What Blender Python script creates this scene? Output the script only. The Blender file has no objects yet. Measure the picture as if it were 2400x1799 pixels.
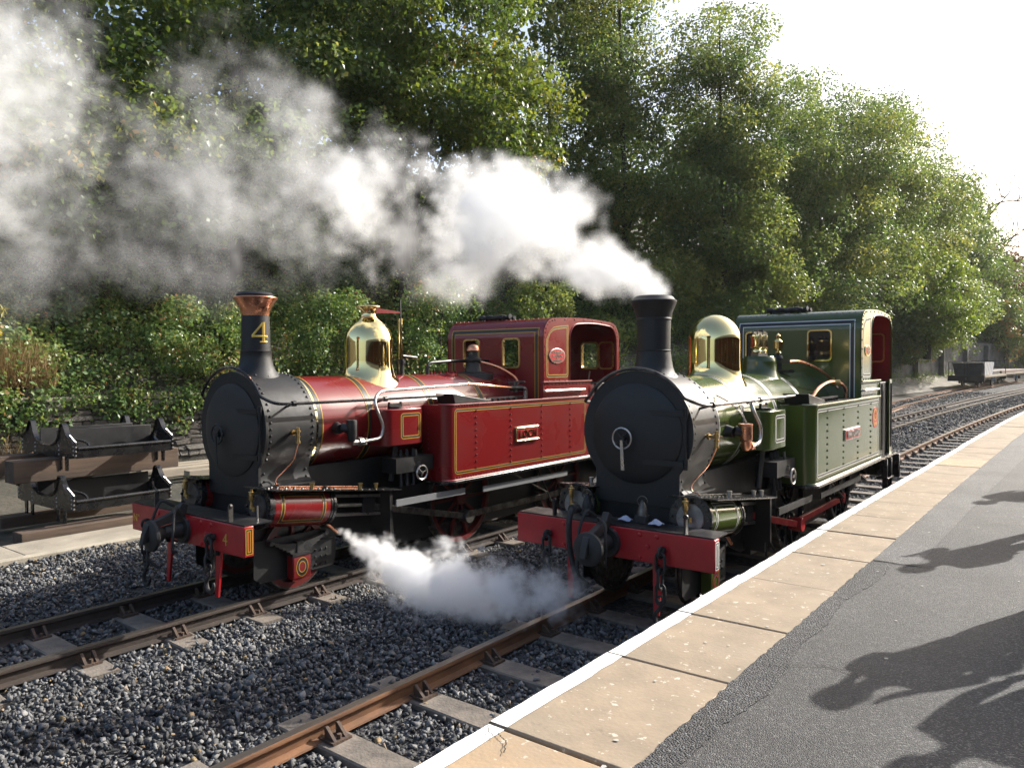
import bpy, bmesh, math, random
import numpy as np
from mathutils import Vector, Matrix, Euler
R_ = math.radians
PI = math.pi
SC = bpy.context.scene
COL = SC.collection
random.seed(7)
rng = np.random.default_rng(11)

# ------------------------------------------------------------------ camera
cd = bpy.data.cameras.new("camera")
cam = bpy.data.objects.new("camera", cd); COL.objects.link(cam)
cd.sensor_fit = 'HORIZONTAL'; cd.sensor_width = 36.0; cd.lens = 36.0 * 1779.0 / 2400.0
cd.clip_start = 0.05; cd.clip_end = 3000.0
_fw = Vector((-0.61059, 0.79158, -0.024045)); _rt = Vector((0.79186, 0.61069, -0.00386)); _up = _rt.cross(_fw)
cam.matrix_world = Matrix(((_rt.x, _up.x, -_fw.x, 3.45), (_rt.y, _up.y, -_fw.y, 0.0),
                           (_rt.z, _up.z, -_fw.z, 2.27), (0, 0, 0, 1)))
SC.camera = cam

# ------------------------------------------------------------------ sky, sun, exposure
SUN_AZ, SUN_EL = R_(20.5), R_(30.5)          # azimuth clockwise from +Y (along the track) towards +X
wd = bpy.data.worlds.new("World"); SC.world = wd; wd.use_nodes = True
wn = wd.node_tree.nodes; wl = wd.node_tree.links
bg = wn['Background']
sky = wn.new('ShaderNodeTexSky'); sky.sky_type = 'NISHITA'; sky.sun_disc = False
sky.sun_elevation = SUN_EL; sky.sun_rotation = SUN_AZ
sky.air_density = 1.0; sky.dust_density = 4.0; sky.ozone_density = 1.0
wl.new(sky.outputs[0], bg.inputs[0]); bg.inputs[1].default_value = 0.15
sl = bpy.data.lights.new("sun", 'SUN'); sl.energy = 5.0; sl.angle = R_(0.55); sl.color = (1.0, 0.955, 0.88)
sun = bpy.data.objects.new("sun", sl); COL.objects.link(sun)
_sd = Vector((math.sin(SUN_AZ) * math.cos(SUN_EL), math.cos(SUN_AZ) * math.cos(SUN_EL), math.sin(SUN_EL)))
sun.rotation_euler = _sd.to_track_quat('Z', 'Y').to_euler(); sun.location = (30, 60, 40)
SC.view_settings.view_transform = 'Standard'; SC.view_settings.look = 'None'
SC.view_settings.gamma = 1.0; SC.view_settings.use_curve_mapping = False
SC.view_settings.exposure = 0.80
SC.render.engine = 'CYCLES'
cy = SC.cycles
cy.max_bounces = 12; cy.diffuse_bounces = 3; cy.glossy_bounces = 4; cy.transmission_bounces = 4
cy.volume_bounces = 10; cy.transparent_max_bounces = 8; cy.volume_step_rate = 1.0; cy.volume_max_steps = 256
cy.caustics_reflective = False; cy.caustics_refractive = False
cy.use_denoising = True; cy.sample_clamp_indirect = 6.0

# ------------------------------------------------------------------ materials
def nmat(name):
    m = bpy.data.materials.new(name); m.use_nodes = True
    return m, m.node_tree.nodes, m.node_tree.links, m.node_tree.nodes['Principled BSDF']

def mat(name, col, rough=0.5, metal=0.0, var=0.0, vscale=6.0, bump=0.0, bscale=60.0, coat=0.0, col2=None,
        spec=0.5, rvar=0.0, stretch=(1, 1, 1), detail=6.0):
    """Principled with an object-space noise that varies colour between col and col2, plus fine bump."""
    m, n, l, b = nmat(name)
    b.inputs['Base Color'].default_value = (*col, 1); b.inputs['Roughness'].default_value = rough
    b.inputs['Metallic'].default_value = metal; b.inputs['Specular IOR Level'].default_value = spec
    if coat:
        b.inputs['Coat Weight'].default_value = coat; b.inputs['Coat Roughness'].default_value = 0.08
    tc = n.new('ShaderNodeTexCoord'); mp = n.new('ShaderNodeMapping'); mp.inputs['Scale'].default_value = stretch
    l.new(tc.outputs['Object'], mp.inputs[0])
    if col2 is not None or rvar:
        t = n.new('ShaderNodeTexNoise'); t.inputs['Scale'].default_value = vscale; t.inputs['Detail'].default_value = detail
        t.inputs['Roughness'].default_value = 0.62; l.new(mp.outputs[0], t.inputs[0])
        r = n.new('ShaderNodeMapRange'); r.inputs[1].default_value = 0.36; r.inputs[2].default_value = 0.66
        l.new(t.outputs[0], r.inputs[0])
        if col2 is not None:
            x = n.new('ShaderNodeMix'); x.data_type = 'RGBA'
            x.inputs[6].default_value = (*col, 1); x.inputs[7].default_value = (*col2, 1)
            l.new(r.outputs[0], x.inputs[0]); l.new(x.outputs[2], b.inputs['Base Color'])
        if rvar:
            q = n.new('ShaderNodeMath'); q.operation = 'MULTIPLY_ADD'; q.inputs[1].default_value = rvar
            q.inputs[2].default_value = rough; l.new(r.outputs[0], q.inputs[0]); l.new(q.outputs[0], b.inputs['Roughness'])
    if bump:
        t2 = n.new('ShaderNodeTexNoise'); t2.inputs['Scale'].default_value = bscale; t2.inputs['Detail'].default_value = 5
        l.new(mp.outputs[0], t2.inputs[0])
        bp = n.new('ShaderNodeBump'); bp.inputs['Strength'].default_value = 1.0; bp.inputs['Distance'].default_value = bump
        l.new(t2.outputs[0], bp.inputs['Height']); l.new(bp.outputs[0], b.inputs['Normal'])
    return m

M = {}
M['red'] = mat('crimson_paint', (0.185, 0.0095, 0.0105), 0.24, col2=(0.16, 0.0085, 0.0095), vscale=1.6, rvar=0.10, coat=0.35, bump=0.0004, bscale=3, detail=2)
M['green'] = mat('olive_green_paint', (0.056, 0.082, 0.017), 0.16, col2=(0.051, 0.075, 0.015), vscale=2.0, rvar=0.05, coat=0.3, bump=0.0004, bscale=3, detail=2)
M['beamred'] = mat('signal_red_paint', (0.42, 0.010, 0.016), 0.35, col2=(0.32, 0.010, 0.014), vscale=5, rvar=0.15, coat=0.2)
M['dullred'] = mat('wheel_red_paint', (0.16, 0.012, 0.01), 0.45, col2=(0.07, 0.010, 0.008), vscale=6)
M['interior'] = mat('cab_interior_red', (0.30, 0.010, 0.014), 0.4, col2=(0.22, 0.008, 0.010), vscale=4)
M['black'] = mat('black_paint', (0.010, 0.010, 0.011), 0.35, col2=(0.018, 0.017, 0.017), vscale=5, rvar=0.2, bump=0.0008, bscale=25)
M['gloss'] = mat('gloss_black_paint', (0.009, 0.009, 0.010), 0.2, col2=(0.013, 0.013, 0.013), vscale=5, rvar=0.15, coat=0.3)
M['smoke'] = mat('smokebox_black', (0.0075, 0.008, 0.009), 0.45, col2=(0.013, 0.013, 0.0135), vscale=4, rvar=0.16, bump=0.0012, bscale=18)
M['door'] = mat('smokebox_door_grey', (0.022, 0.019, 0.016), 0.6, col2=(0.038, 0.032, 0.026), vscale=3, rvar=0.1)
M['brass'] = mat('polished_brass', (0.88, 0.74, 0.38), 0.05, 1.0, col2=(0.84, 0.68, 0.32), vscale=3, rvar=0.04, bump=0.0008, bscale=4)
M['brassd'] = mat('brass_fitting', (0.70, 0.50, 0.20), 0.25, 1.0, col2=(0.50, 0.34, 0.14), vscale=12, rvar=0.15)
M['copper'] = mat('copper', (0.86, 0.42, 0.26), 0.2, 1.0, col2=(0.62, 0.28, 0.17), vscale=10, rvar=0.2)
M['steel'] = mat('bright_steel', (0.62, 0.60, 0.57), 0.25, 1.0, col2=(0.42, 0.40, 0.38), vscale=10, rvar=0.2)
M['dsteel'] = mat('oily_steel', (0.16, 0.15, 0.14), 0.4, 0.8, col2=(0.06, 0.055, 0.05), vscale=12, rvar=0.2)
M['disc'] = mat('cylinder_cover_steel', (0.30, 0.28, 0.26), 0.5, 0.6, col2=(0.17, 0.155, 0.14), vscale=9, rvar=0.1)
M['yellow'] = mat('yellow_line_paint', (0.48, 0.27, 0.025), 0.4)
M['white'] = mat('white_line_paint', (0.70, 0.72, 0.68), 0.4)
M['gold'] = mat('gold_numeral', (0.72, 0.50, 0.12), 0.3, 0.7)
M['platebg'] = mat('plate_red', (0.40, 0.015, 0.02), 0.4)
M['glassdark'] = mat('window_dark', (0.02, 0.015, 0.015), 0.1)
M['iron'] = mat('black_iron', (0.014, 0.014, 0.015), 0.5, col2=(0.03, 0.028, 0.026), vscale=8, rvar=0.2, bump=0.002, bscale=30)
M['canvas'] = mat('black_canvas', (0.015, 0.015, 0.016), 0.8, col2=(0.03, 0.03, 0.03), vscale=9, bump=0.01, bscale=14)
M['timber'] = mat('old_timber', (0.115, 0.076, 0.052), 0.85, col2=(0.055, 0.04, 0.03), vscale=7, bump=0.006, bscale=22, stretch=(1, 0.12, 1))
M['paletimber'] = mat('weathered_board', (0.34, 0.29, 0.22), 0.85, col2=(0.22, 0.19, 0.15), vscale=7, bump=0.005, bscale=22, stretch=(1, 0.12, 1))
M['sleeper'] = mat('concrete_sleeper', (0.22, 0.185, 0.15), 0.9, col2=(0.11, 0.095, 0.08), vscale=5, bump=0.006, bscale=40)
M['railside'] = mat('rusty_rail', (0.22, 0.105, 0.048), 0.75, col2=(0.115, 0.058, 0.032), vscale=9, bump=0.003, bscale=60, stretch=(1, 0.3, 1))
M['railtop'] = mat('worn_rail_head', (0.27, 0.24, 0.21), 0.33, 0.9, col2=(0.16, 0.13, 0.11), vscale=18, rvar=0.15, stretch=(6, 0.25, 1))
M['chair'] = mat('rail_chair_iron', (0.06, 0.04, 0.03), 0.8, col2=(0.11, 0.065, 0.04), vscale=14, bump=0.004, bscale=50)
M['leafbark'] = mat('bark', (0.06, 0.048, 0.036), 0.9, col2=(0.03, 0.025, 0.02), vscale=8, bump=0.03, bscale=12, stretch=(1, 1, 0.25))
M['cloth1'] = mat('navy_cloth', (0.03, 0.035, 0.06), 0.9, bump=0.003, bscale=90)
M['cloth2'] = mat('khaki_cloth', (0.20, 0.16, 0.10), 0.9, bump=0.003, bscale=90)
M['cloth3'] = mat('denim_cloth', (0.05, 0.075, 0.13), 0.9, bump=0.003, bscale=90)
M['cloth4'] = mat('grey_fleece', (0.16, 0.16, 0.165), 0.95, bump=0.004, bscale=90)
M['skin'] = mat('skin', (0.52, 0.30, 0.22), 0.5)
M['hair'] = mat('brown_hair', (0.05, 0.03, 0.018), 0.6)
M['leather'] = mat('dark_leather', (0.02, 0.014, 0.01), 0.45)

# ------------------------------------------------------------------ mesh builder
class MB:
    def __init__(s): s.v = []; s.f = []
    def add(s, vs, fs):
        o = len(s.v); s.v += [tuple(p) for p in vs]; s.f += [tuple(i + o for i in f) for f in fs]; return s
    def box(s, x0, x1, y0, y1, z0, z1):
        return s.add([(x0, y0, z0), (x1, y0, z0), (x1, y1, z0), (x0, y1, z0), (x0, y0, z1), (x1, y0, z1), (x1, y1, z1), (x0, y1, z1)],
                     [(3, 2, 1, 0), (4, 5, 6, 7), (0, 1, 5, 4), (1, 2, 6, 5), (2, 3, 7, 6), (3, 0, 4, 7)])
    def hexa(s, p):   # eight corners in box order
        return s.add(p, [(3, 2, 1, 0), (4, 5, 6, 7), (0, 1, 5, 4), (1, 2, 6, 5), (2, 3, 7, 6), (3, 0, 4, 7)])
    def bar(s, p0, p1, w, h, up=(0, 0, 1)):
        p0 = Vector(p0); p1 = Vector(p1); d = (p1 - p0).normalized(); a = d.cross(Vector(up))
        if a.length < 1e-5: a = d.cross(Vector((1, 0, 0)))
        a.normalize(); b = a.cross(d)
        P = []
        for q in (p0, p1):
            P += [q - a * w / 2 - b * h / 2, q + a * w / 2 - b * h / 2, q + a * w / 2 + b * h / 2, q - a * w / 2 + b * h / 2]
        return s.add(P, [(0, 1, 2, 3), (7, 6, 5, 4), (0, 4, 5, 1), (1, 5, 6, 2), (2, 6, 7, 3), (3, 7, 4, 0)])
    def cyl(s, p0, p1, r0, r1=None, n=20, cap=True):
        r1 = r0 if r1 is None else r1
        p0 = Vector(p0); p1 = Vector(p1); d = (p1 - p0).normalized()
        a = d.orthogonal().normalized(); b = d.cross(a)
        vs = []
        for q, r in ((p0, r0), (p1, r1)):
            vs += [q + a * math.cos(2 * PI * i / n) * r + b * math.sin(2 * PI * i / n) * r for i in range(n)]
        fs = [(i, (i + 1) % n, n + (i + 1) % n, n + i) for i in range(n)]
        if cap: fs += [tuple(range(n - 1, -1, -1)), tuple(range(n, 2 * n))]
        return s.add(vs, fs)
    def tube(s, pts, r, n=8, cap=True):
        pts = [Vector(p) for p in pts]; m = len(pts); rs = r if isinstance(r, (list, tuple)) else [r] * m
        vs = []; a = None
        for i, p in enumerate(pts):
            d = (pts[min(i + 1, m - 1)] - pts[max(i - 1, 0)]).normalized()
            a = d.orthogonal().normalized() if a is None else (a - d * a.dot(d)).normalized()
            b = d.cross(a)
            vs += [p + a * math.cos(2 * PI * k / n) * rs[i] + b * math.sin(2 * PI * k / n) * rs[i] for k in range(n)]
        fs = [(i * n + k, i * n + (k + 1) % n, (i + 1) * n + (k + 1) % n, (i + 1) * n + k) for i in range(m - 1) for k in range(n)]
        if cap: fs += [tuple(range(n - 1, -1, -1)), tuple(range((m - 1) * n, m * n))]
        return s.add(vs, fs)
    def lathe(s, prof, o=(0, 0, 0), ax='z', n=32, fn=None):
        """prof: (r, h) pairs turned about ax through o; r = 0 closes a pole."""
        vs = []; rows = []
        for r, h in prof:
            row = []
            k = 1 if r < 1e-6 else n
            for i in range(k):
                t = 2 * PI * i / n; a, b = r * math.cos(t), r * math.sin(t)
                p = {'z': (a, b, h), 'y': (a, h, b), 'x': (h, a, b)}[ax]
                p = (p[0] + o[0], p[1] + o[1], p[2] + o[2])
                row.append(len(vs)); vs.append(fn(p) if fn else p)
            rows.append(row)
        fs = []
        for A, B in zip(rows, rows[1:]):
            for i in range(n):
                j = (i + 1) % n
                if len(A) == 1 and len(B) == 1: continue
                if len(A) == 1: fs.append((A[0], B[i], B[j]))
                elif len(B) == 1: fs.append((A[i], A[j], B[0]))
                else: fs.append((A[i], A[j], B[j], B[i]))
        return s.add(vs, fs)
    def prism(s, poly, ax, a, b):
        """2-D polygon extruded along ax from a to b; ax x: (y,z), y: (x,z), z: (x,y)."""
        f = {'x': lambda p, t: (t, p[0], p[1]), 'y': lambda p, t: (p[0], t, p[1]), 'z': lambda p, t: (p[0], p[1], t)}[ax]
        n = len(poly)
        vs = [f(p, a) for p in poly] + [f(p, b) for p in poly]
        fs = [tuple(range(n)), tuple(range(2 * n - 1, n - 1, -1))] + [(i, (i + 1) % n, n + (i + 1) % n, n + i) for i in range(n)]
        return s.add(vs, fs)
    def torus(s, c, ax, Rr, r, n=28, m=8):
        c = Vector(c); ax = Vector(ax).normalized(); a = ax.orthogonal().normalized(); b = ax.cross(a)
        vs = []
        for i in range(n):
            t = 2 * PI * i / n; e = a * math.cos(t) + b * math.sin(t)
            vs += [c + e * (Rr + r * math.cos(2 * PI * k / m)) + ax * r * math.sin(2 * PI * k / m) for k in range(m)]
        return s.add(vs, [(i * m + k, ((i + 1) % n) * m + k, ((i + 1) % n) * m + (k + 1) % m, i * m + (k + 1) % m) for i in range(n) for k in range(m)])
    def rivet(s, p, nrm, r=0.012, h=0.75):
        p = Vector(p); nrm = Vector(nrm).normalized(); a = nrm.orthogonal().normalized(); b = nrm.cross(a); n = 6
        vs = [p + (a * math.cos(2 * PI * i / n) + b * math.sin(2 * PI * i / n)) * r for i in range(n)]
        vs += [p + (a * math.cos(2 * PI * i / n) + b * math.sin(2 * PI * i / n)) * r * 0.7 + nrm * r * h * 0.7 for i in range(n)]
        vs.append(p + nrm * r * h)
        return s.add(vs, [(i, (i + 1) % n, n + (i + 1) % n, n + i) for i in range(n)] + [(n + i, n + (i + 1) % n, 2 * n) for i in range(n)])
    def strip(s, L1, L2, closed=True):
        n = len(L1); m = n if closed else n - 1
        return s.add(list(L1) + list(L2), [(i, (i + 1) % n, n + (i + 1) % n, n + i) for i in range(m)])
    def mesh(s, name, m, smooth=True, ang=38, recalc=True):
        me = bpy.data.meshes.new(name); me.from_pydata(s.v, [], s.f)
        if recalc:
            bm = bmesh.new(); bm.from_mesh(me); bmesh.ops.recalc_face_normals(bm, faces=bm.faces); bm.to_mesh(me); bm.free()
        if smooth:
            me.polygons.foreach_set('use_smooth', [True] * len(me.polygons)); me.set_sharp_from_angle(angle=R_(ang))
        if m: me.materials.append(m)
        me.update(); return me
    def build(s, name, m, parent=None, bevel=0.0, kind=None, smooth=True, ang=38, label=None, recalc=True):
        o = bpy.data.objects.new(name, s.mesh(name, m, smooth, ang, recalc)); COL.objects.link(o)
        if parent: o.parent = parent
        if bevel:
            b = o.modifiers.new('bevel', 'BEVEL'); b.width = bevel; b.segments = 2; b.limit_method = 'ANGLE'; b.angle_limit = R_(40); b.harden_normals = False
        if kind: o['kind'] = kind
        if label: o['label'] = label
        return o

def empty(name, loc=(0, 0, 0), rz=0.0):
    o = bpy.data.objects.new(name, None); COL.objects.link(o); o.location = loc; o.rotation_euler = (0, 0, rz); o.empty_display_size = 0.2
    return o
def tag(o, label=None, cat=None, group=None, kind=None):
    if label: o['label'] = label
    if cat: o['category'] = cat
    if group: o['group'] = group
    if kind: o['kind'] = kind
    return o
def link_copy(o, parent=None, loc=None, rot=None):
    c = o.copy(); COL.objects.link(c); c.parent = parent
    if loc is not None: c.location = loc
    if rot is not None: c.rotation_euler = rot
    return c
def copy_tree(o, parent=None):
    c = link_copy(o, parent)
    for ch in list(o.children): copy_tree(ch, c)
    return c
def cat(pts, k=6):      # Catmull-Rom through points
    P = [Vector(p) for p in pts]; P = [2 * P[0] - P[1]] + P + [2 * P[-1] - P[-2]]; out = []
    for i in range(1, len(P) - 2):
        for j in range(k):
            t = j / k; a, b, c, d = P[i - 1], P[i], P[i + 1], P[i + 2]
            out.append(0.5 * ((2 * b) + (c - a) * t + (2 * a - 5 * b + 4 * c - d) * t * t + (3 * b - a - 3 * c + d) * t ** 3))
    out.append(P[-2]); return out
def fillet(pts, r, k=4):   # polyline with rounded corners
    P = [Vector(p) for p in pts]; out = [P[0]]
    for a, b, c in zip(P, P[1:], P[2:]):
        u = (a - b); v = (c - b); rr = min(r, u.length * 0.48, v.length * 0.48); u.normalize(); v.normalize()
        s0 = b + u * rr; s1 = b + v * rr
        for j in range(k + 1):
            t = j / k; out.append(s0 * (1 - t) ** 2 + b * 2 * t * (1 - t) + s1 * t * t)
    out.append(P[-1]); return out
def rr_loop(a0, a1, b0, b1, r, n=5):
    out = []
    for cx, cz, t0 in ((a1 - r, b1 - r, 0), (a0 + r, b1 - r, 90), (a0 + r, b0 + r, 180), (a1 - r, b0 + r, 270)):
        for i in range(n + 1):
            t = R_(t0 + 90 * i / n); out.append((cx + r * math.cos(t), cz + r * math.sin(t)))
    return out
def lining(parent, fn, a0, a1, b0, b1, r, thin, band, wt=0.010, wb=0.030, double=True):
    """thin / band / thin rounded border on a surface; fn maps (a, b, lift) to a point."""
    t = MB(); b = MB(); k = 6
    def ring(mb, i0, i1):
        A = [fn(p[0], p[1], 0.0025) for p in rr_loop(a0 + i0, a1 - i0, b0 + i0, b1 - i0, max(r - i0, 0.004), k)]
        B = [fn(p[0], p[1], 0.0025) for p in rr_loop(a0 + i1, a1 - i1, b0 + i1, b1 - i1, max(r - i1, 0.003), k)]
        mb.strip(A, B)
    if double: ring(t, 0, wt)
    ring(b, wt, wt + wb); ring(t, wt + wb, 2 * wt + wb)
    t.build('lining', thin, parent, smooth=False); b.build('lining_band', band, parent, smooth=False)
def text(s, size, m, parent, fn, name='lettering', ext=0.004, align='CENTER', bold=0.0, spacing=1.0):
    """text as a raised mesh; fn maps (across, up, out) to a point."""
    c = bpy.data.curves.new(name, 'FONT'); c.body = s; c.size = size; c.align_x = align; c.align_y = 'CENTER'; c.extrude = ext
    c.offset = bold; c.space_character = spacing; c.resolution_u = 3
    o = bpy.data.objects.new(name, c); COL.objects.link(o)
    dg = bpy.context.evaluated_depsgraph_get(); dg.update()
    me = bpy.data.meshes.new_from_object(o.evaluated_get(dg)); bpy.data.objects.remove(o); bpy.data.curves.remove(c)
    for v in me.vertices: v.co = fn(v.co.x, v.co.y, v.co.z + ext)
    me.materials.clear(); me.materials.append(m)
    ob = bpy.data.objects.new(name, me); COL.objects.link(ob); ob.parent = parent
    return ob
def ss(a, b, x):
    t = min(1.0, max(0.0, (x - a) / (b - a))); return t * t * (3 - 2 * t)

def explode(o):
    """separate the loose pieces of a mesh part into parts of their own."""
    me = o.data; n = len(me.vertices); par = list(range(n))
    def find(a):
        while par[a] != a: par[a] = par[par[a]]; a = par[a]
        return a
    for e in me.edges: par[find(e.vertices[0])] = find(e.vertices[1])
    groups = {}
    for pl in me.polygons: groups.setdefault(find(pl.vertices[0]), []).append(pl.index)
    if len(groups) < 2: return
    base = o.name.split('.')[0]; m = me.materials[0] if me.materials else None
    for g in groups.values():
        mb = MB(); idx = {}; 
        for pi in g:
            f = []
            for vi in me.polygons[pi].vertices:
                if vi not in idx: idx[vi] = len(mb.v); mb.v.append(tuple(me.vertices[vi].co))
                f.append(idx[vi])
            mb.f.append(tuple(f))
        c = mb.build(base, m, o.parent, recalc=False)
        for md in o.modifiers:
            b = c.modifiers.new('bevel', 'BEVEL'); b.width = md.width; b.segments = 2; b.limit_method = 'ANGLE'; b.angle_limit = md.angle_limit
        for ch in list(o.children): ch.parent = c
    bpy.data.objects.remove(o)
def finish_loco(root):
    """pieces one can pick apart become objects; nothing lies deeper than thing > part > sub-part."""
    def desc(o):
        for ch in list(o.children): yield ch; yield from desc(ch)
    for o in list(desc(root)):
        if o.type == 'MESH' and o.name.split('.')[0] in ('cylinder_cover', 'boiler_band', 'plate_oiler', 'valve_column', 'hinge_strap', 'handrail_knob', 'spoke', 'slide_bar', 'brake_rod', 'coupling_link', 'wheel_spoke', 'drain_cock_pipe', 'control_wheel', 'horn_guide', 'skip_rib', 'drain_pipe_copper', 'door_handrail', 'skip_ribs'): explode(o)
    for o in list(desc(root)):
        if o.parent and o.parent.name.split('.')[0] == 'cab' and o.children: o.parent = root
    for _ in range(4):
        for o in list(desc(root)):
            d = 0; q = o
            while q.parent: q = q.parent; d += 1
            if d > 2: o.parent = o.parent.parent
# ================================================================== SETTING
def Cv(y): 
    return 0.00115 * max(0.0, min(y, 140) - 9) ** 2 + (0.3013 * (y - 140) if y > 140 else 0)
def Gr(y):
    t = max(0.0, y - 12); return t * t / (2 * 6 * 65) if t < 6 else (t - 3) / 65
def x_green(y): return Cv(y)
def x_red(y): return -3.55 + 0.8 * ss(9, 26, y) + Cv(y)
def x_sid(y):
    P = [(15, -3.4), (28, -4.2), (39, -5.2), (55, -6.1), (70, -6.7), (140, -8.0)]
    for (a, b), (c, d) in zip(P, P[1:]):
        if y <= c: return b + (d - b) * max(0, (y - a)) / (c - a) + Cv(y)
    return -8.0 + Cv(y)
WALL = [(-15.6, -12), (-15.5, 4), (-15.4, 12), (-13.4, 24), (-11.0, 36), (-8.6, 50), (-6.6, 62), (-3.6, 78), (1.8, 100), (14, 135), (30, 175)]
def x_wall(y):
    for (a, b), (c, d) in zip(WALL, WALL[1:]):
        if y <= d: return a + (c - a) * (y - b) / (d - b)
    return 30.0
def wall_base(y): return -0.05 + Gr(y) + 0.75 * ss(22, 40, y)
def wall_h(y): return 1.62 + 0.75 * ss(18, 40, y)

def ground_z(x, y):
    xw = x_wall(max(-12, min(y, 175)))
    if x > xw: 
        z = Gr(max(0, min(y, 200))) - 0.2
        if y > 22:                                   # concrete apron below the far wall
            t = ss(xw + 2.8, xw + 0.1, x); z += t * 0.75 * ss(22, 40, y)
        return z
    b = wall_base(max(-12, min(y, 175))) + wall_h(y) - 0.12
    return b + min(13.0, (xw - x) * 0.50) * (1 if xw - x < 40 else 1)
def ground_sheet():
    offs = [-400, -250, -150, -90, -60, -45, -36, -30, -26, -22, -19, -16, -13, -11, -9, -7, -5.5, -4, -3, -2, -1.2, -.6, -.3, .02, .3, .8, 1.4, 2, 2.6, 3.2, 4, 5, 7, 10, 14, 20, 30, 50, 100, 200, 400]
    ys = [-300, -120, -50, -25, -12] + [y * 1.5 for y in range(-6, 14)] + [y * 3.0 for y in range(7, 60)] + [190, 240, 330, 480, 700]
    V = []; F = []
    for y in ys:
        xw = x_wall(max(-12, min(y, 175)))
        V += [(xw + o, y, ground_z(xw + o, y)) for o in offs]
    n = len(offs)
    for j in range(len(ys) - 1):
        for i in range(n - 1): F.append((j * n + i, j * n + i + 1, (j + 1) * n + i + 1, (j + 1) * n + i))
    mb = MB(); mb.v = V; mb.f = F
    return mb
M['soil'] = mat('yard_dirt', (0.075, 0.066, 0.048), 0.95, col2=(0.035, 0.034, 0.026), vscale=0.8, bump=0.03, bscale=9)
g = ground_sheet().build('ground', M['soil'], smooth=True, recalc=False); tag(g, kind='structure')

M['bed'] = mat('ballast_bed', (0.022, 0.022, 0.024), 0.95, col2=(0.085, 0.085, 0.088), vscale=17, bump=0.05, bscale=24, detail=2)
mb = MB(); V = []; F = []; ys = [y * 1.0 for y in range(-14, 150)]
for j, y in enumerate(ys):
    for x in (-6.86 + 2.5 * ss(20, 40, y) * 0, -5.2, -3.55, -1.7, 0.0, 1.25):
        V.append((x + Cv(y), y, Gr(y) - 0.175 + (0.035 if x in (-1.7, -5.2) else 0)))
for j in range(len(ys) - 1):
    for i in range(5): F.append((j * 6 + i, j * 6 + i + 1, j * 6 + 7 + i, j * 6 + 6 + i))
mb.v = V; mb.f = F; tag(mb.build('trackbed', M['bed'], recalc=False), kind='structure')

# ---- loose stones of the ballast
def rock_templates(k=10, n=8):
    out = []
    for i in range(k):
        bm = bmesh.new(); sx, sy, sz = rng.uniform(0.75, 1.25), rng.uniform(0.6, 1.0), rng.uniform(0.45, 0.75)
        for j in range(n):
            d = rng.normal(size=3); d /= np.linalg.norm(d); bm.verts.new((d[0] * sx, d[1] * sy, d[2] * sz))
        bmesh.ops.convex_hull(bm, input=bm.verts)
        for v in [v for v in bm.verts if not v.link_faces]: bm.verts.remove(v)
        bmesh.ops.triangulate(bm, faces=bm.faces); bm.verts.index_update()
        out.append((np.array([v.co[:] for v in bm.verts]), np.array([[v.index for v in f.verts] for f in bm.faces]))); bm.free()
    return out
ROCKS = rock_templates()
def rand_rot(n):
    q = rng.normal(size=(n, 4)); q /= np.linalg.norm(q, axis=1)[:, None]; w, x, y, z = q.T
    return np.stack([np.stack([1 - 2 * (y * y + z * z), 2 * (x * y - w * z), 2 * (x * z + w * y)], 1),
                     np.stack([2 * (x * y + w * z), 1 - 2 * (x * x + z * z), 2 * (y * z - w * x)], 1),
                     np.stack([2 * (x * z - w * y), 2 * (y * z + w * x), 1 - 2 * (x * x + y * y)], 1)], 1)
def np_mesh(name, V, T, m, tint=None, uvk=None):
    me = bpy.data.meshes.new(name); nv, nt, k = len(V), len(T), T.shape[1]
    me.vertices.add(nv); me.vertices.foreach_set('co', V.astype(np.float32).ravel())
    me.loops.add(nt * k); me.loops.foreach_set('vertex_index', T.astype(np.int32).ravel())
    me.polygons.add(nt); me.polygons.foreach_set('loop_start', np.arange(0, nt * k, k, dtype=np.int32))
    if tint is not None:
        a = me.attributes.new('tint', 'FLOAT', 'POINT'); a.data.foreach_set('value', tint.astype(np.float32))
    me.materials.append(m); me.update(calc_edges=True); me.validate()
    return me
def scatter_rocks(name, P, size, m, spread=0.35, tint=None):
    VS = []; TS = []; TT = []; off = 0
    idx = rng.integers(0, len(ROCKS), len(P)); tint = rng.random(len(P)) if tint is None else tint
    for k, (rv, rf) in enumerate(ROCKS):
        sel = np.where(idx == k)[0]
        if not len(sel): continue
        R = rand_rot(len(sel)); s = size[sel]
        v = np.einsum('nij,mj->nmi', R, rv) * s[:, None, None] + P[sel][:, None, :]
        f = rf[None] + (np.arange(len(sel)) * len(rv))[:, None, None] + off
        VS.append(v.reshape(-1, 3)); TS.append(f.reshape(-1, 3)); TT.append(np.repeat(tint[sel], len(rv))); off += len(sel) * len(rv)
    o = bpy.data.objects.new(name, np_mesh(name, np.concatenate(VS), np.concatenate(TS), m, np.concatenate(TT))); COL.objects.link(o)
    return o
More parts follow.
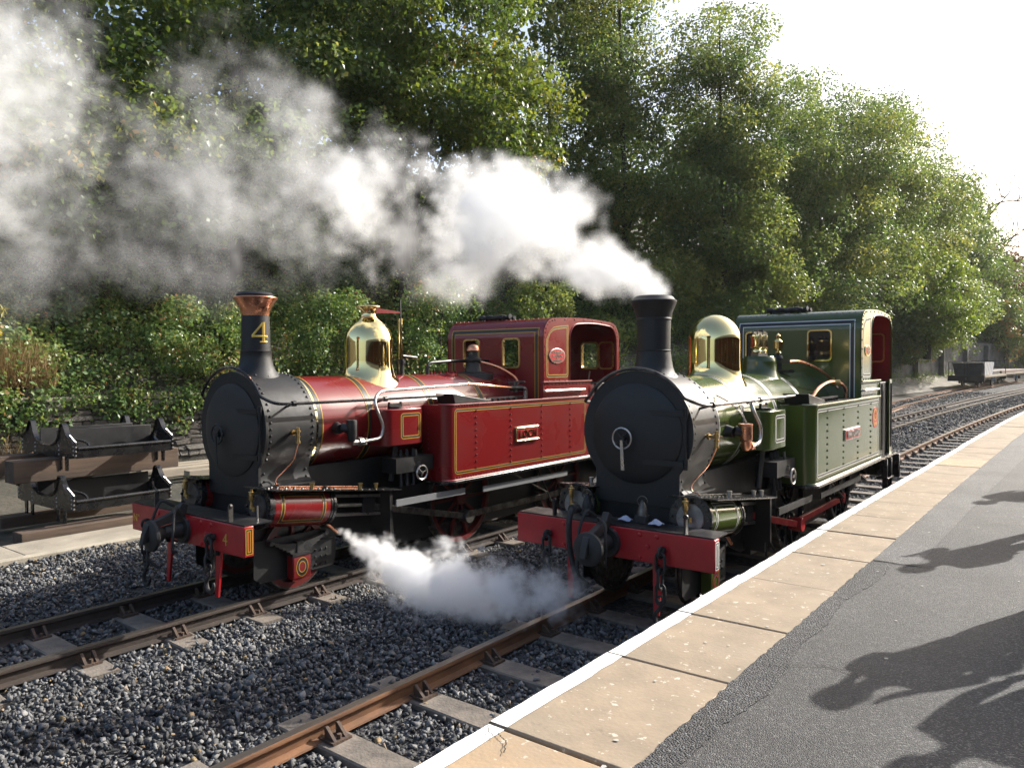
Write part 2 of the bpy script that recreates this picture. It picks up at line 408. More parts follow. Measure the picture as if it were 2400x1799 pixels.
def tint_mat(name, stops, rough=0.8, bump=0.004, bscale=90, spec=0.4):
    m, n, l, b = nmat(name); b.inputs['Roughness'].default_value = rough; b.inputs['Specular IOR Level'].default_value = spec
    a = n.new('ShaderNodeAttribute'); a.attribute_name = 'tint'
    r = n.new('ShaderNodeValToRGB'); e = r.color_ramp.elements
    e[0].position, e[0].color = stops[0][0], (*stops[0][1], 1); e[1].position, e[1].color = stops[-1][0], (*stops[-1][1], 1)
    for p, c in stops[1:-1]: q = e.new(p); q.color = (*c, 1)
    l.new(a.outputs['Fac'], r.inputs[0]); l.new(r.outputs[0], b.inputs['Base Color'])
    if bump:
        tc = n.new('ShaderNodeTexCoord'); t = n.new('ShaderNodeTexNoise'); t.inputs['Scale'].default_value = bscale; t.inputs['Detail'].default_value = 4
        bp = n.new('ShaderNodeBump'); bp.inputs['Distance'].default_value = bump; l.new(tc.outputs['Object'], t.inputs[0]); l.new(t.outputs[0], bp.inputs['Height']); l.new(bp.outputs[0], b.inputs['Normal'])
    return m
M['stone'] = tint_mat('ballast_stone', [(0, (0.060, 0.060, 0.061)), (0.5, (0.110, 0.110, 0.110)), (0.85, (0.19, 0.19, 0.19)), (0.965, (0.27, 0.265, 0.255)), (0.99, (0.26, 0.18, 0.10)), (1, (0.30, 0.23, 0.13))], 0.85, spec=.2)
SLEEP_G = [3.92 + 0.8 * k for k in range(-8, 160)]
SLEEP_R = [2.72 + 0.77 * k for k in range(-7, 170)]
def near_sleeper(x, y):
    for cx, lst, y0, st in ((0.0, SLEEP_G, 3.92, 0.8), (-3.55, SLEEP_R, 2.72, 0.77)):
        k = np.round((y - y0) / st); d = np.abs(y - (y0 + k * st)); h = np.abs(x - cx)
        if cx == 0.0: A = (d < 0.145) & (h < 0.88)
        else: A = A | ((d < 0.145) & (h < 0.88))
    return A
def ballast(x0, x1, y0, y1, dens, r0, r1):
    n = int((x1 - x0) * (y1 - y0) * dens)
    x = rng.uniform(x0, x1, n); y = rng.uniform(y0, y1, n)
    keep = ~near_sleeper(x, y) | (rng.random(n) < 0.035)
    for rx in (-0.487, 0.487, -4.037, -3.063): keep &= np.abs(x - rx) > 0.062
    keep &= ~((x > -0.4) & (x < 0.4) & (y > 6.8) & (y < 12))
    x, y = x[keep], y[keep]
    shoulder = np.minimum(np.abs(x), np.abs(x + 3.55)); z = -0.165 + 0.06 * np.clip((shoulder - 0.9) / 0.5, 0, 1) + rng.uniform(0, 0.035, len(x))
    z += 0.02 * np.sin(x * 3.1 + y * 1.7) * np.sin(y * 2.3 - x)
    z += np.where(near_sleeper(x, y), 0.03, 0); z = np.where((shoulder < 0.62), np.minimum(z, -0.135), z)
    gr = np.array([Gr(v) for v in y]); cv = np.array([Cv(v) for v in y])
    return np.stack([x + cv, y, z + gr], 1), rng.uniform(r0, r1, len(x)) * (1 + 0.5 * (rng.random(len(x)) < 0.08))
Pa, Sa = ballast(-3.0, 1.2, -0.5, 6.5, 1050, 0.015, 0.034)
Pb, Sb = ballast(-6.85, -3.0, 0.5, 7.0, 700, 0.017, 0.034)
Pc, Sc = ballast(-3.0, -0.4, 6.5, 14, 480, 0.021, 0.038)
Pd, Sd = ballast(-6.85, 1.2, 14, 26, 190, 0.024, 0.042); Pe, Se = ballast(-6.2, 1.2, 26, 55, 75, 0.032, 0.055)
o = scatter_rocks('ballast', np.concatenate([Pa, Pb, Pc, Pd, Pe]), np.concatenate([Sa, Sb, Sc, Sd, Se]), M['stone']); tag(o, kind='stuff')

# ---- tracks: rails, sleepers, chairs
def rail_mesh(fx, off, y0, y1, step):
    prof = [(-0.032, 0), (-0.036, -0.012), (-0.034, -0.030), (-0.010, -0.042), (-0.009, -0.105), (-0.055, -0.118), (-0.058, -0.130),
            (0.058, -0.130), (0.055, -0.118), (0.009, -0.105), (0.010, -0.042), (0.034, -0.030), (0.036, -0.012), (0.032, 0)]
    n = len(prof); V = []; F = []; ys = list(np.arange(y0, y1 + 0.01, step))
    for y in ys: V += [(fx(y) + off + a, y, Gr(y) + b) for a, b in prof]
    for j in range(len(ys) - 1):
        for i in range(n): F.append((j * n + i, j * n + (i + 1) % n, (j + 1) * n + (i + 1) % n, (j + 1) * n + i))
    F += [tuple(range(n)), tuple(range(len(V) - n, len(V)))]
    mb = MB(); mb.v = V; mb.f = F; return mb
def sleeper_mesh(seed):
    r = random.Random(seed); mb = MB(); xs = [-0.86, -0.55, -0.2, 0.2, 0.55, 0.86]; V = []; F = []
    for x in xs:
        w = 0.123 + r.uniform(-.006, .006); h = r.uniform(-.006, .006)
        V += [(x + r.uniform(-.012, .012), -w, -0.25), (x + r.uniform(-.012, .012), -w, -0.132 + h), (x, -w + .012, -0.122 + h), (x, w - .012, -0.122 + h), (x, w, -0.132 + h), (x, w, -0.25)]
    for j in range(5):
        for i in range(6): F.append((j * 6 + i, j * 6 + (i + 1) % 6, j * 6 + 6 + (i + 1) % 6, j * 6 + 6 + i))
    F += [tuple(range(6)), tuple(range(30, 36))]; mb.v = V; mb.f = F; return mb.mesh('sleeper', M['sleeper'], ang=30)
SLM = [sleeper_mesh(i) for i in range(5)]
def chair_mesh():
    mb = MB(); mb.box(-0.16, 0.16, -0.075, 0.075, -0.124, -0.104)
    for s in (-1, 1):
        for yy in (-0.045, 0.045):
            mb.prism([(s * 0.145, -0.104), (s * 0.05, -0.104), (s * 0.044, -0.035), (s * 0.060, -0.030)], 'y', yy - 0.011, yy + 0.011)
        mb.cyl((s * 0.125, 0, -0.104), (s * 0.125, 0, -0.075), 0.016, n=6)
    return mb.mesh('rail_chair', M['chair'])
CHM = chair_mesh()
M['railshade'] = mat('shaded_rail', (0.060, 0.043, 0.033), 0.75, col2=(0.032, 0.025, 0.021), vscale=9, bump=0.003, bscale=60, stretch=(1, 0.3, 1))  # darker rail for the second track: engine shade put into the colour
def track(label, fx, y0, y1, sl, chairs_to, rm='railside'):
    root = empty('railway_track'); tag(root, label, kind='structure')
    for s in (-0.487, 0.487):
        a = rail_mesh(fx, s, y0, y1, 1.0); r = a.build('rail', M[rm], root, ang=50)
        me = r.data; me.materials.append(M['railtop'])
        for p in me.polygons:
            if p.normal.z > 0.6 and p.center.z > Gr(p.center.y) - 0.006: p.material_index = 1
    for k, y in enumerate(sl):
        if not (y0 < y < y1): continue
        o = bpy.data.objects.new('sleeper', SLM[k % 5]); COL.objects.link(o); o.parent = root
        o.location = (fx(y), y, Gr(y)); h = (fx(y + .5) - fx(y - .5)); o.rotation_euler = (0, 0, -math.atan(h) + random.uniform(-.012, .012))
        if y < chairs_to:
            for s in (-0.487, 0.487):
                c = bpy.data.objects.new('rail_chair', CHM); COL.objects.link(c); c.parent = root; c.location = (fx(y) + s, y, Gr(y)); c.rotation_euler = (0, 0, -math.atan(h))
    return root
track('platform track under the green engine with rusty rails and concrete sleepers', x_green, -6, 120, [y for y in SLEEP_G if y < 75], 45)
track('second track under the red engine with chaired rails on concrete sleepers', x_red, -6, 120, [y for y in SLEEP_R if y < 70], 40, 'railshade')
track('rusty siding curving away on the left to the flat wagon by the wall', x_sid, 17, 110, [18 + 0.8 * k for k in range(66)], 30)

# ---- platform: slabs along the edge, tarmac behind
M['slab'] = mat('sandstone_slab', (0.325, 0.252, 0.172), 0.85, col2=(0.245, 0.195, 0.138), vscale=3.2, bump=0.0022, bscale=45, rvar=0.1)
M['slabb'] = mat('ochre_slab', (0.40, 0.285, 0.17), 0.85, col2=(0.33, 0.24, 0.155), vscale=3, bump=0.0022, bscale=45)
def weather(m, col, lo, hi, sc, det=8):
    n = m.node_tree.nodes; l = m.node_tree.links; b = n['Principled BSDF']; src = b.inputs['Base Color'].links[0].from_socket
    tc = n.new('ShaderNodeTexCoord'); t = n.new('ShaderNodeTexNoise'); t.inputs['Scale'].default_value = sc; t.inputs['Detail'].default_value = det; t.inputs['Roughness'].default_value = .7
    l.new(tc.outputs['Object'], t.inputs[0]); r = n.new('ShaderNodeMapRange'); r.inputs[1].default_value = lo; r.inputs[2].default_value = hi; l.new(t.outputs[0], r.inputs[0])
    x = n.new('ShaderNodeMix'); x.data_type = 'RGBA'; l.new(r.outputs[0], x.inputs[0]); l.new(src, x.inputs[6]); x.inputs[7].default_value = (*col, 1); l.new(x.outputs[2], b.inputs['Base Color'])
for k_ in ('slab', 'slabb'):
    weather(M[k_], (.19, .155, .115), .62, .72, 9); weather(M[k_], (.50, .45, .36), .63, .68, 17, 3); weather(M[k_], (.27, .225, .165), .52, .80, 1.1)
M['linepaint'] = mat('white_edge_paint', (0.82, 0.82, 0.80), 0.6, col2=(0.76, 0.75, 0.72), vscale=14, bump=0.0012, bscale=60)
M['mortar'] = mat('joint_mortar', (0.16, 0.13, 0.10), 0.95, col2=(0.09, 0.075, 0.06), vscale=20)
def speck_mat(name, c1, c2, light, bump, dens=0.5, vs=150):
    m, n, l, b = nmat(name); tc = n.new('ShaderNodeTexCoord')
    v = n.new('ShaderNodeTexVoronoi'); v.inputs['Scale'].default_value = vs; l.new(tc.outputs['Object'], v.inputs[0])
    r = n.new('ShaderNodeValToRGB'); e = r.color_ramp.elements
    e[0].position = 0.0; e[0].color = (*c1, 1); e[1].position = 0.80; e[1].color = (*c2, 1); q = e.new(0.93); q.color = (*light, 1)
    sx = n.new('ShaderNodeSeparateColor'); l.new(v.outputs['Color'], sx.inputs[0]); l.new(sx.outputs[0], r.inputs[0])
    t = n.new('ShaderNodeTexNoise'); t.inputs['Scale'].default_value = 1.3; t.inputs['Detail'].default_value = 6; l.new(tc.outputs['Object'], t.inputs[0])
    mr = n.new('ShaderNodeMapRange'); mr.inputs[1].default_value = .3; mr.inputs[2].default_value = .7; mr.inputs[3].default_value = 0.68; mr.inputs[4].default_value = 1.2; l.new(t.outputs[0], mr.inputs[0])
    x = n.new('ShaderNodeMix'); x.data_type = 'RGBA'; x.blend_type = 'MULTIPLY'; x.inputs[0].default_value = 1; l.new(r.outputs[0], x.inputs[6])
    cb = n.new('ShaderNodeCombineColor'); [l.new(mr.outputs[0], cb.inputs[i]) for i in range(3)]; l.new(cb.outputs[0], x.inputs[7]); l.new(x.outputs[2], b.inputs['Base Color'])
    b.inputs['Roughness'].default_value = 0.75
    bp = n.new('ShaderNodeBump'); bp.inputs['Distance'].default_value = bump; bp.inputs['Strength'].default_value = 1; bp.invert = True
    l.new(v.outputs['Distance'], bp.inputs['Height']); l.new(bp.outputs[0], b.inputs['Normal'])
    return m
M['tarmac'] = speck_mat('tarmac', (0.022, 0.022, 0.023), (0.052, 0.051, 0.050), (0.145, 0.14, 0.13), 0.0045)
weather_later = None
M['tarmacdark'] = speck_mat('coarse_tarmac', (0.015, 0.015, 0.016), (0.038, 0.038, 0.039), (0.12, 0.12, 0.12), 0.009, vs=95)
M['tarmaclight'] = speck_mat('worn_tarmac', (0.050, 0.050, 0.049), (0.092, 0.09, 0.087), (0.22, 0.21, 0.20), 0.005)
XE, XW, XT = 1.235, 1.342, 1.975
plat = empty('platform'); tag(plat, kind='structure')
body = MB(); V = []; F = []; ys = [-8] + [y * 1.0 for y in range(-6, 30)] + list(range(32, 121, 4))
for y in ys:
    z = Gr(y) * 0.9; c = Cv(y); V += [(XE + .02 + c, y, z - .3), (XE + .02 + c, y, z + .50), (XT + .15 + c, y, z + .585), (14 + c, y, z + .585), (14 + c, y, z - .3)]
for j in range(len(ys) - 1):
    for i in range(4): F.append((j * 5 + i, j * 5 + i + 1, j * 5 + 6 + i, j * 5 + 5 + i))
F += [(0, 1, 2, 3, 4)]; body.v = V; body.f = F
body.build('platform_base', M['mortar'], plat, recalc=True, smooth=False)
joints = [-3.6, -2.55, -1.5, -0.45, 0.6, 1.62, 2.68, 3.76, 4.68, 5.77, 6.79, 7.86]
while joints[-1] < 90: joints.append(joints[-1] + random.uniform(0.98, 1.09))
for k, (a, b) in enumerate(zip(joints, joints[1:])):
    g1 = 0.006 + random.uniform(0, .004); h = random.uniform(-.003, .003) if k != 5 else -.006
    mb = MB(); P = []
    xe = XE + random.uniform(-.006, .006); xt = XT + random.uniform(-.018, .015)
    za, zb = Gr(a) * .9 + .62 + h, Gr(b) * .9 + .62 + h + random.uniform(-.003, .003)
    skew = random.uniform(-.01, .01)
    mb.hexa([(xe + Cv(a), a + g1, za - .13), (xt + Cv(a), a + g1 + skew, za - .13), (xt + Cv(b), b - g1 + skew, zb - .13), (xe + Cv(b), b - g1, zb - .13),
             (xe + Cv(a), a + g1, za), (xt + Cv(a), a + g1 + skew, za), (xt + Cv(b), b - g1 + skew, zb), (xe + Cv(b), b - g1, zb)])
    sl_ = mb.build('slab', M['slabb'] if k in (5, 17, 30) else M['slab'], plat, bevel=0.010 if b < 14 else 0)
    ln = MB(); n = 9; V = []; F = []
    for i in range(n + 1):
        y = a + g1 + .001 + (b - a - 2 * g1 - .002) * i / n; z = za + (zb - za) * i / n + .004; c = Cv(y)
        e0 = xe - .004 + random.uniform(-.004, .004); e1 = XW + random.uniform(-.005, .005)
        V += [(e0 + c, y, z - .035 + random.uniform(-.012, .008)), (e0 + c - .001, y, z - .012), (e0 + .012 + c, y, z), (e1 + c, y, z)]
    for i in range(n):
        for q in range(3): F.append((i * 4 + q, i * 4 + q + 1, i * 4 + 5 + q, i * 4 + 4 + q))
    ln.v = V; ln.f = F; ln.build('edge_line', M['linepaint'], sl_, recalc=False, smooth=False)
def sheet(name, m, parent, f0, f1, ys, zoff, nx=3, jag=0.0):
    V = []; F = []
    for y in ys:
        for i in range(nx + 1):
            t = i / nx; x = f0(y) * (1 - t) + f1(y) * t; j = random.uniform(-jag, jag) if i in (0, nx) else 0
            V.append((x + j + Cv(y), y, Gr(y) * .9 + zoff))
    for j in range(len(ys) - 1):
        for i in range(nx): F.append((j * (nx + 1) + i, j * (nx + 1) + i + 1, (j + 1) * (nx + 1) + i + 1, (j + 1) * (nx + 1) + i))
    mb = MB(); mb.v = V; mb.f = F; return mb.build(name, m, parent, recalc=False, smooth=False)
yf = [-8 + 0.04 * i for i in range(500)] + [12 + 0.4 * i for i in range(270)]
sheet('tarmac', M['tarmac'], plat, lambda y: XT - .006, lambda y: 14, yf, .622, 2, 0.006)
sheet('tarmac_seam', M['tarmacdark'], plat, lambda y: XT - .010, lambda y: XT + .14 + .03 * math.sin(y * 2.1) + .02 * math.sin(y * 5.3), [y for y in yf if y < 6.85], .626, 1, 0.009)
sheet('tarmac_strip', M['tarmaclight'], plat, lambda y: XT - .004, lambda y: 2.30 + .012 * (y - 6.85), [y for y in yf if 6.85 < y < 60], .626, 1, 0.006)

# droppings, flattened gum and cracks on the platform
mb = MB()
for k in range(70):
    x = random.uniform(1.40, 4.6); y = random.uniform(1.8, 16); r = random.uniform(.006, .017); n = 7; z = .6275 + Gr(y) * .9 if x > XT - .05 else .6275
    ph = random.random() * 6; pts = [(x + r * random.uniform(.6, 1.2) * math.cos(ph + 2 * PI * i / n), y + r * random.uniform(.6, 1.2) * math.sin(ph + 2 * PI * i / n), z) for i in range(n)]
    mb.add(pts, [tuple(range(n))])
mb.build('dropping', mat('pale_spots', (.42, .40, .36), .9), plat, kind='stuff', recalc=False, smooth=False)
mb = MB()
def crack(pts, w, z):
    P_ = [(a + random.uniform(-.006, .006), b + random.uniform(-.006, .006)) for p, q in zip(pts, pts[1:]) for a, b in [(p[0] + (q[0] - p[0]) * i / 8, p[1] + (q[1] - p[1]) * i / 8) for i in range(8)]] + [pts[-1]]
    for (a, b), (c, d) in zip(P_, P_[1:]):
        L = math.hypot(c - a, d - b) + 1e-6; nx, ny = -(d - b) / L * w / 2, (c - a) / L * w / 2; mb.add([(a + nx, b + ny, z), (a - nx, b - ny, z), (c - nx, d - ny, z), (c + nx, d + ny, z)], [(0, 1, 2, 3)])
crack([(1.97, 6.88), (2.2, 6.86), (2.42, 6.92)], .010, .6305); crack([(1.345, 2.62), (1.42, 2.58), (1.47, 2.50)], .005, .6268); crack([(1.25, 2.66), (1.30, 2.60), (1.36, 2.58)], .004, .6305)
crack([(2.4, 9.0), (2.9, 9.3), (3.3, 9.2)], .006, .6268); crack([(2.05, 4.1), (2.3, 4.3), (2.5, 4.25)], .005, .6305)
mb.build('crack', mat('crack_dark', (.02, .018, .016), .95), plat, kind='stuff', recalc=False, smooth=False)

# ---- concrete walkway, far apron
M['conc'] = mat('old_concrete', (0.34, 0.30, 0.235), 0.9, col2=(0.22, 0.195, 0.155), vscale=2.2, bump=0.004, bscale=30)
wk = empty('walkway'); tag(wk, kind='structure')
y = -6.0
while y < 15:
    L = random.uniform(1.7, 2.3); MB().box(-7.80, -6.99, y, y + L - .012, -.25, -.045 + random.uniform(-.004, .004)).build('slab', M['conc'], wk, bevel=.008); y += L
MB().box(-6.98, -6.84, -6, 15, -.25, -.035).build('kerb', mat('kerb_concrete', (0.42, 0.37, 0.29), 0.9, col2=(0.30, 0.27, 0.21), vscale=4, bump=.003), wk, bevel=.01)
mb = MB()
for a in range(24, 100, 2):
    b = a + 1.97; xa, xb = x_wall(a), x_wall(b)
    mb.add([(xa + .02, a, wall_base(a) - .02), (xa + 2.5, a, Gr(a) - .12), (xb + 2.5, b, Gr(b) - .12), (xb + .02, b, wall_base(b) - .02)], [(0, 1, 2, 3)])
tag(mb.build('pavement', mat('apron_concrete', (0.27, 0.245, 0.20), 0.9, col2=(0.18, 0.165, 0.135), vscale=1.5, bump=.006, bscale=8), recalc=False, smooth=False), kind='structure')

# ---- stone wall on the left and its far concrete length
M['wallstone'] = mat('wall_stone', (0.115, 0.10, 0.085), 0.92, col2=(0.05, 0.046, 0.042), vscale=9, bump=0.018, bscale=14)
M['wallstone2'] = mat('lichened_wall_stone', (0.20, 0.185, 0.16), 0.92, col2=(0.085, 0.078, 0.068), vscale=11, bump=0.018, bscale=14)
M['wallmortar'] = mat('wall_mortar', (0.06, 0.054, 0.046), 0.95, col2=(0.10, 0.09, 0.08), vscale=5, bump=0.01, bscale=20)
M['wallconc'] = mat('weathered_wall_render', (0.16, 0.157, 0.148), 0.92, col2=(0.075, 0.074, 0.068), vscale=1.6, bump=0.01, bscale=9)
wr = empty('stone_wall', (-15.5, 8, 0)); tag(wr, 'low dark stone wall overhung by ivy behind the bogie frames', 'wall')
mb = MB(); ys = [-12 + 1.0 * i for i in range(37)]
V = []; F = []
for y in ys:
    x = x_wall(y); V += [(x - .45 + 15.5, y - 8, -.3), (x + 15.5, y - 8, -.3), (x + 15.5, y - 8, wall_base(y) + wall_h(y) - .1), (x - .45 + 15.5, y - 8, wall_base(y) + wall_h(y) - .1)]
for j in range(len(ys) - 1):
    for i in range(4): F.append((j * 4 + i, j * 4 + (i + 1) % 4, j * 4 + 4 + (i + 1) % 4, j * 4 + 4 + i))
mb.v = V; mb.f = F; mb.build('wall_core', M['wallmortar'], wr, smooth=False)
SM = []
for i in range(8):
    bm = bmesh.new(); bmesh.ops.create_cube(bm, size=1.0); bmesh.ops.bevel(bm, geom=bm.edges, offset=0.13, segments=1, affect='EDGES')
    for v in bm.verts: v.co += Vector((random.uniform(-.16, .16), random.uniform(-.09, .09), random.uniform(-.13, .13)))
    me = bpy.data.meshes.new('stone'); bm.to_mesh(me); bm.free(); me.materials.append(M['wallstone2'] if i % 2 == 0 else M['wallstone']); SM.append(me)
z = -.05; cnt = 0
while z < 1.42:
    hh = random.uniform(.10, .17); y = 4.3 + random.uniform(0, .3)
    while y < 12.2 and cnt < 300:
        L = random.uniform(.18, .52); o = bpy.data.objects.new('stone', SM[random.randrange(8)]); COL.objects.link(o); o.parent = wr
        o.location = (x_wall(y) + 15.5 + random.uniform(-.01, .045), y + L / 2 - 8, z + hh / 2); o.scale = (.12, L - .02, hh - .016); o.rotation_euler = (random.uniform(-.06, .06), 0, 0); y += L; cnt += 1
    z += hh
y = 3.6
while y < 12:
    L = random.uniform(.7, 1.2); MB().box(x_wall(y) - .5 + 15.5, x_wall(y) + .07 + 15.5, y - 8, y + L - .015 - 8, wall_base(y) + wall_h(y) - .09, wall_base(y) + wall_h(y) + random.uniform(-.01, .02)).build('coping_stone', M['conc'], wr, bevel=.015); y += L
wf = empty('retaining_wall', (-8.6, 50, 0)); tag(wf, 'grey weathered retaining wall behind the flat wagon with growth hanging over it', 'wall')
ys = [25 + 2.5 * i for i in range(58)]; V = []; F = []
for y in ys:
    x = x_wall(min(y, 174)); V += [(x - .5 + 8.6, y - 50, wall_base(y) - .4), (x + 8.6, y - 50, wall_base(y) - .4), (x + 8.6, y - 50, wall_base(y) + wall_h(y)), (x - .5 + 8.6, y - 50, wall_base(y) + wall_h(y))]
F = [(j * 4 + i, j * 4 + (i + 1) % 4, j * 4 + 4 + (i + 1) % 4, j * 4 + 4 + i) for j in range(len(ys) - 1) for i in range(4)]
mb = MB(); mb.v = V; mb.f = F; mb.build('wall_face', M['wallconc'], wf, smooth=False)
mb = MB(); [mb.box(x_wall(y) + 8.6, x_wall(y) + 8.95, y - 50, y - 49.4, wall_base(y) - .3, wall_base(y) + wall_h(y) - .2) for y in range(30, 95, 5)]
mb.build('buttress', M['wallconc'], wf)
# ================================================================== LOCOMOTIVES
ZC, RS, RB = 1.64, 0.56, 0.52           # boiler centre height, smokebox and boiler radius
def saddle(R, z_top, span):            # bends the lower rim of a chimney or dome onto the boiler
    def f(p):
        w = 1 - ss(z_top, z_top + span, p[2]); x = min(abs(p[0]), R * 0.97)
        return (p[0], p[1], p[2] - w * (R - math.sqrt(R * R - x * x)))
    return f

def loco(c):
    red = c['red']; PM = c['paint']; th = c['thin']; root = empty(c['name'], (c['x'], c['y'], 0)); tag(root, c['label'], 'locomotive', 'steam locomotives at the platform')
    y0, y1, cf, o0, o1, cr = c['t0'], c['t1'], c['cf'], c['o0'], c['o1'], c['cr']; zt = c['zt']   # tank, cab front, opening, cab rear, roof height
    B = M['black']
    # ---------------------------------------------------------------- frames, beams
    fr = MB()
    for s in (-1, 1):
        fr.prism([(0.06, .50), (0.06, .84), (7.1, .84), (7.1, .50), (6.6, .32), (2.0, .28), (1.55, .45), (.4, .45)], 'x', s * .45 - .014, s * .45 + .014)
    fr.box(-.44, .44, 1.6, 1.63, .38, .84); fr.box(-.44, .44, 2.7, 2.73, .38, .84); fr.box(-.44, .44, 4.5, 4.53, .36, .84); fr.build('frame', B, root)
    fr = MB()
    for s in (-1, 1):
        for yy in (.45, .7, .95, 1.2): fr.rivet((s * .464, yy, .62), (s, 0, 0), .014); fr.rivet((s * .464, yy, .78), (s, 0, 0), .014)
    fr.build('rivets', B, root, kind='stuff')
    W = 1.005 if not red else 1.02
    bm_ = MB().box(-W, W, 0, .10, .57, .845).build('buffer_beam', M['beamred'], root, bevel=.008)
    MB().box(-W + .01, W - .01, .012, .30, .846, .858).build('beam_top_plate', B, bm_)
    for s in (-1, 1):
        lining(bm_, lambda a, b, l, s=s: (s * (W + l), a, b), .014, .088, .592, .825, .012, th, B, .008, .012, double=True)
    rv = MB()
    for x in (-.466, -.40, .323, .488, .40):
        for z in ((.804, .604) if abs(x) != .40 else (.71,)): rv.rivet((x, 0, z), (0, -1, 0), .024, .8)
    for x in (.076, -.076): rv.rivet((x, 0, .80), (0, -1, 0), .022); rv.rivet((x, 0, .61), (0, -1, 0), .022)
    rv.build('beam_rivets', M['beamred'], bm_, kind='stuff')
    MB().box(-1.0, 1.0, cr + .07, cr + .15, .497, .862).build('rear_beam', M['gloss'], root, bevel=.008)
    # central coupler
    cp = MB(); cp.cyl((0, 0, .70), (0, -.20, .70), .085, .06, 16)
    cp.lathe([(0, -.36), (.10, -.355), (.145, -.335), (.15, -.31), (.10, -.27), (.055, -.2)], (0, 0, .69), 'y', 22)
    cp.cyl((0, 0, .70), (0, -.03, .70), .14, .13, 16)
    cpo = cp.build('coupler', M['iron'], root)
    ch = MB(); ch.prism([(-.30, .76), (-.05, .80), (.02, .86), (.04, .93), (-.02, .97), (-.07, .90), (-.28, .83), (-.36, .80), (-.40, .72), (-.42, .62), (-.36, .64), (-.345, .72)], 'x', -.032, .032)
    ch.build('coupling_hook', M['iron'], cpo, bevel=.008)
    lk = MB(); q = -.10 if not red else .0
    lk.tube(fillet([(.06 + q, -.04, .86), (.06 + q, -.10, .93), (.20 + q, -.20, .90), (.23 + q, -.24, .55), (.05, -.10, .50)], .05), .012, 7)
    lk.tube(fillet([(-.09, -.04, .92), (-.12, -.16, 1.0), (-.16, -.22, .82), (-.13, -.30, .45), (-.06, -.22, .36)], .06), .014, 7)
    lk.build('coupling_link', M['iron'], cpo)
    hs = MB(); hx = -.31 if not red else -.34
    hs.tube(cat([(hx, .03, .94), (hx, -.10, .96), (hx, -.15, .82), (hx, -.13, .60), (hx + .05, -.13, .42), (hx + .10, -.15, .30)], 6), [.027] * 31, 10)
    hs.cyl((hx + .09, -.15, .34), (hx + .11, -.15, .25), .042, n=12); hs.cyl((hx, -.10, .965), (hx, -.02, .965), .045, n=12)
    hs.build('brake_hose', M['iron'], root) if not red else None
    # safety chains with hooks
    def chain(x, y, z, n, straight=False):
        root_c = empty('safety_chain'); root_c.parent = root; root_c['label'] = 'black side chain with open hook'
        e = MB(); e.cyl((x, .0, z), (x, -.05, z), .03, n=10); e.torus((x, -.055, z - .01), (1, 0, 0), .042, .014, 16, 7); e.build('eye_bolt', M['iron'], root_c)
        zz = z - .05
        for i in range(n):
            L, w = .085, .040; l = MB(); pts = []
            for k in range(20):
                t = 2 * PI * k / 20; a = w * math.cos(t); b = (L - w) * (1 if math.sin(t) > 0 else -1) * (1 if abs(math.sin(t)) > .02 else 0) + w * math.sin(t)
                pts.append((x + a, y, zz - .05 + b) if i % 2 == 0 else (x, y + a, zz - .05 + b))
            pts.append(pts[0]); l.tube(pts, .0145, 6, False); l.build('chain_link', M['iron'], root_c); zz -= .132
        h = MB(); h.tube(cat([(x, y, zz + .03), (x, y, zz - .03), (x - .05, y, zz - .10), (x - .03, y, zz - .17), (x + .03, y, zz - .18), (x + .07, y, zz - .13), (x + .065, y, zz - .09)], 5), [.014 + .006 * math.sin(i / 30 * PI) for i in range(31)], 8)
        h.torus((x, y, zz + .045), (0, 1, 0), .026, .011, 14, 6); h.build('chain_hook', M['iron'], root_c)
    chain(.55, -.06, .70, 3 if not red else 2); chain(-.62, -.06, .695, 3)
    for x in (-.6, .73):
        MB().bar((x, .05, .845), (x, .05, 1.0), .045, .02, (1, 0, 0)).add([], []).cyl((x, .04, .995), (x, .06, .995), .0225, n=12).build('lamp_bracket', B if not red else M['dsteel'], root)
    for s in (-1, 1):
        MB().hexa([(s * .445 - .025, .07, .10), (s * .445 + .025, .07, .10), (s * .445 + .025, .095, .10), (s * .445 - .025, .095, .10),
                   (s * .445 - .05, .10, .57), (s * .445 + .05, .10, .57), (s * .445 + .05, .125, .57), (s * .445 - .05, .125, .57)]).build('guard_iron', M['beamred'], root, bevel=.003)
    # ---------------------------------------------------------------- smokebox
    A0 = R_(-38); arc = [(RS * math.cos(t), ZC + RS * math.sin(t)) for t in [A0 + (PI - 2 * A0) * i / 44 for i in range(45)]]
    foot = [(.427, 1.22), (.425, 1.16), (.44, 1.115), (.475, 1.085), (.53, 1.075)]
    prof = [(x, z) for x, z in foot[::-1]] + arc + [(-x, z) for x, z in foot]
    prof += [(-.53, 1.06), (.53, 1.06)]
    sb = MB().prism(prof, 'y', .57, 1.16).build('smokebox', M['smoke'], root, ang=30)
    fp = [(RS * 1.035 * math.cos(t), ZC + RS * 1.035 * math.sin(t)) for t in [R_(-40) + (PI + 2 * R_(40)) * i / 44 for i in range(45)]]
    fp += [(-.44, 1.12), (-.46, .95), (.46, .95), (.44, 1.12)]
    MB().prism(fp, 'y', .535, .572).build('smokebox_front', M['smoke'], sb, bevel=.006, ang=30)
    MB().box(-.44, .44, .56, 1.16, .46, 1.06).build('saddle', B, sb)
    rv = MB()
    for yy in (.61, 1.115):
        for i in range(38):
            t = R_(-32) + (PI + 2 * R_(32)) * i / 37; rv.rivet((RS * math.cos(t), yy, ZC + RS * math.sin(t)), (math.cos(t), 0, math.sin(t)), .016, .8)
        for s in (-1, 1):
            for (x, z) in ((.43, 1.20), (.437, 1.125)): rv.rivet((s * x, yy, z), (s, 0, .1), .014)
    rv.build('rivets', M['smoke'], sb, kind='stuff')
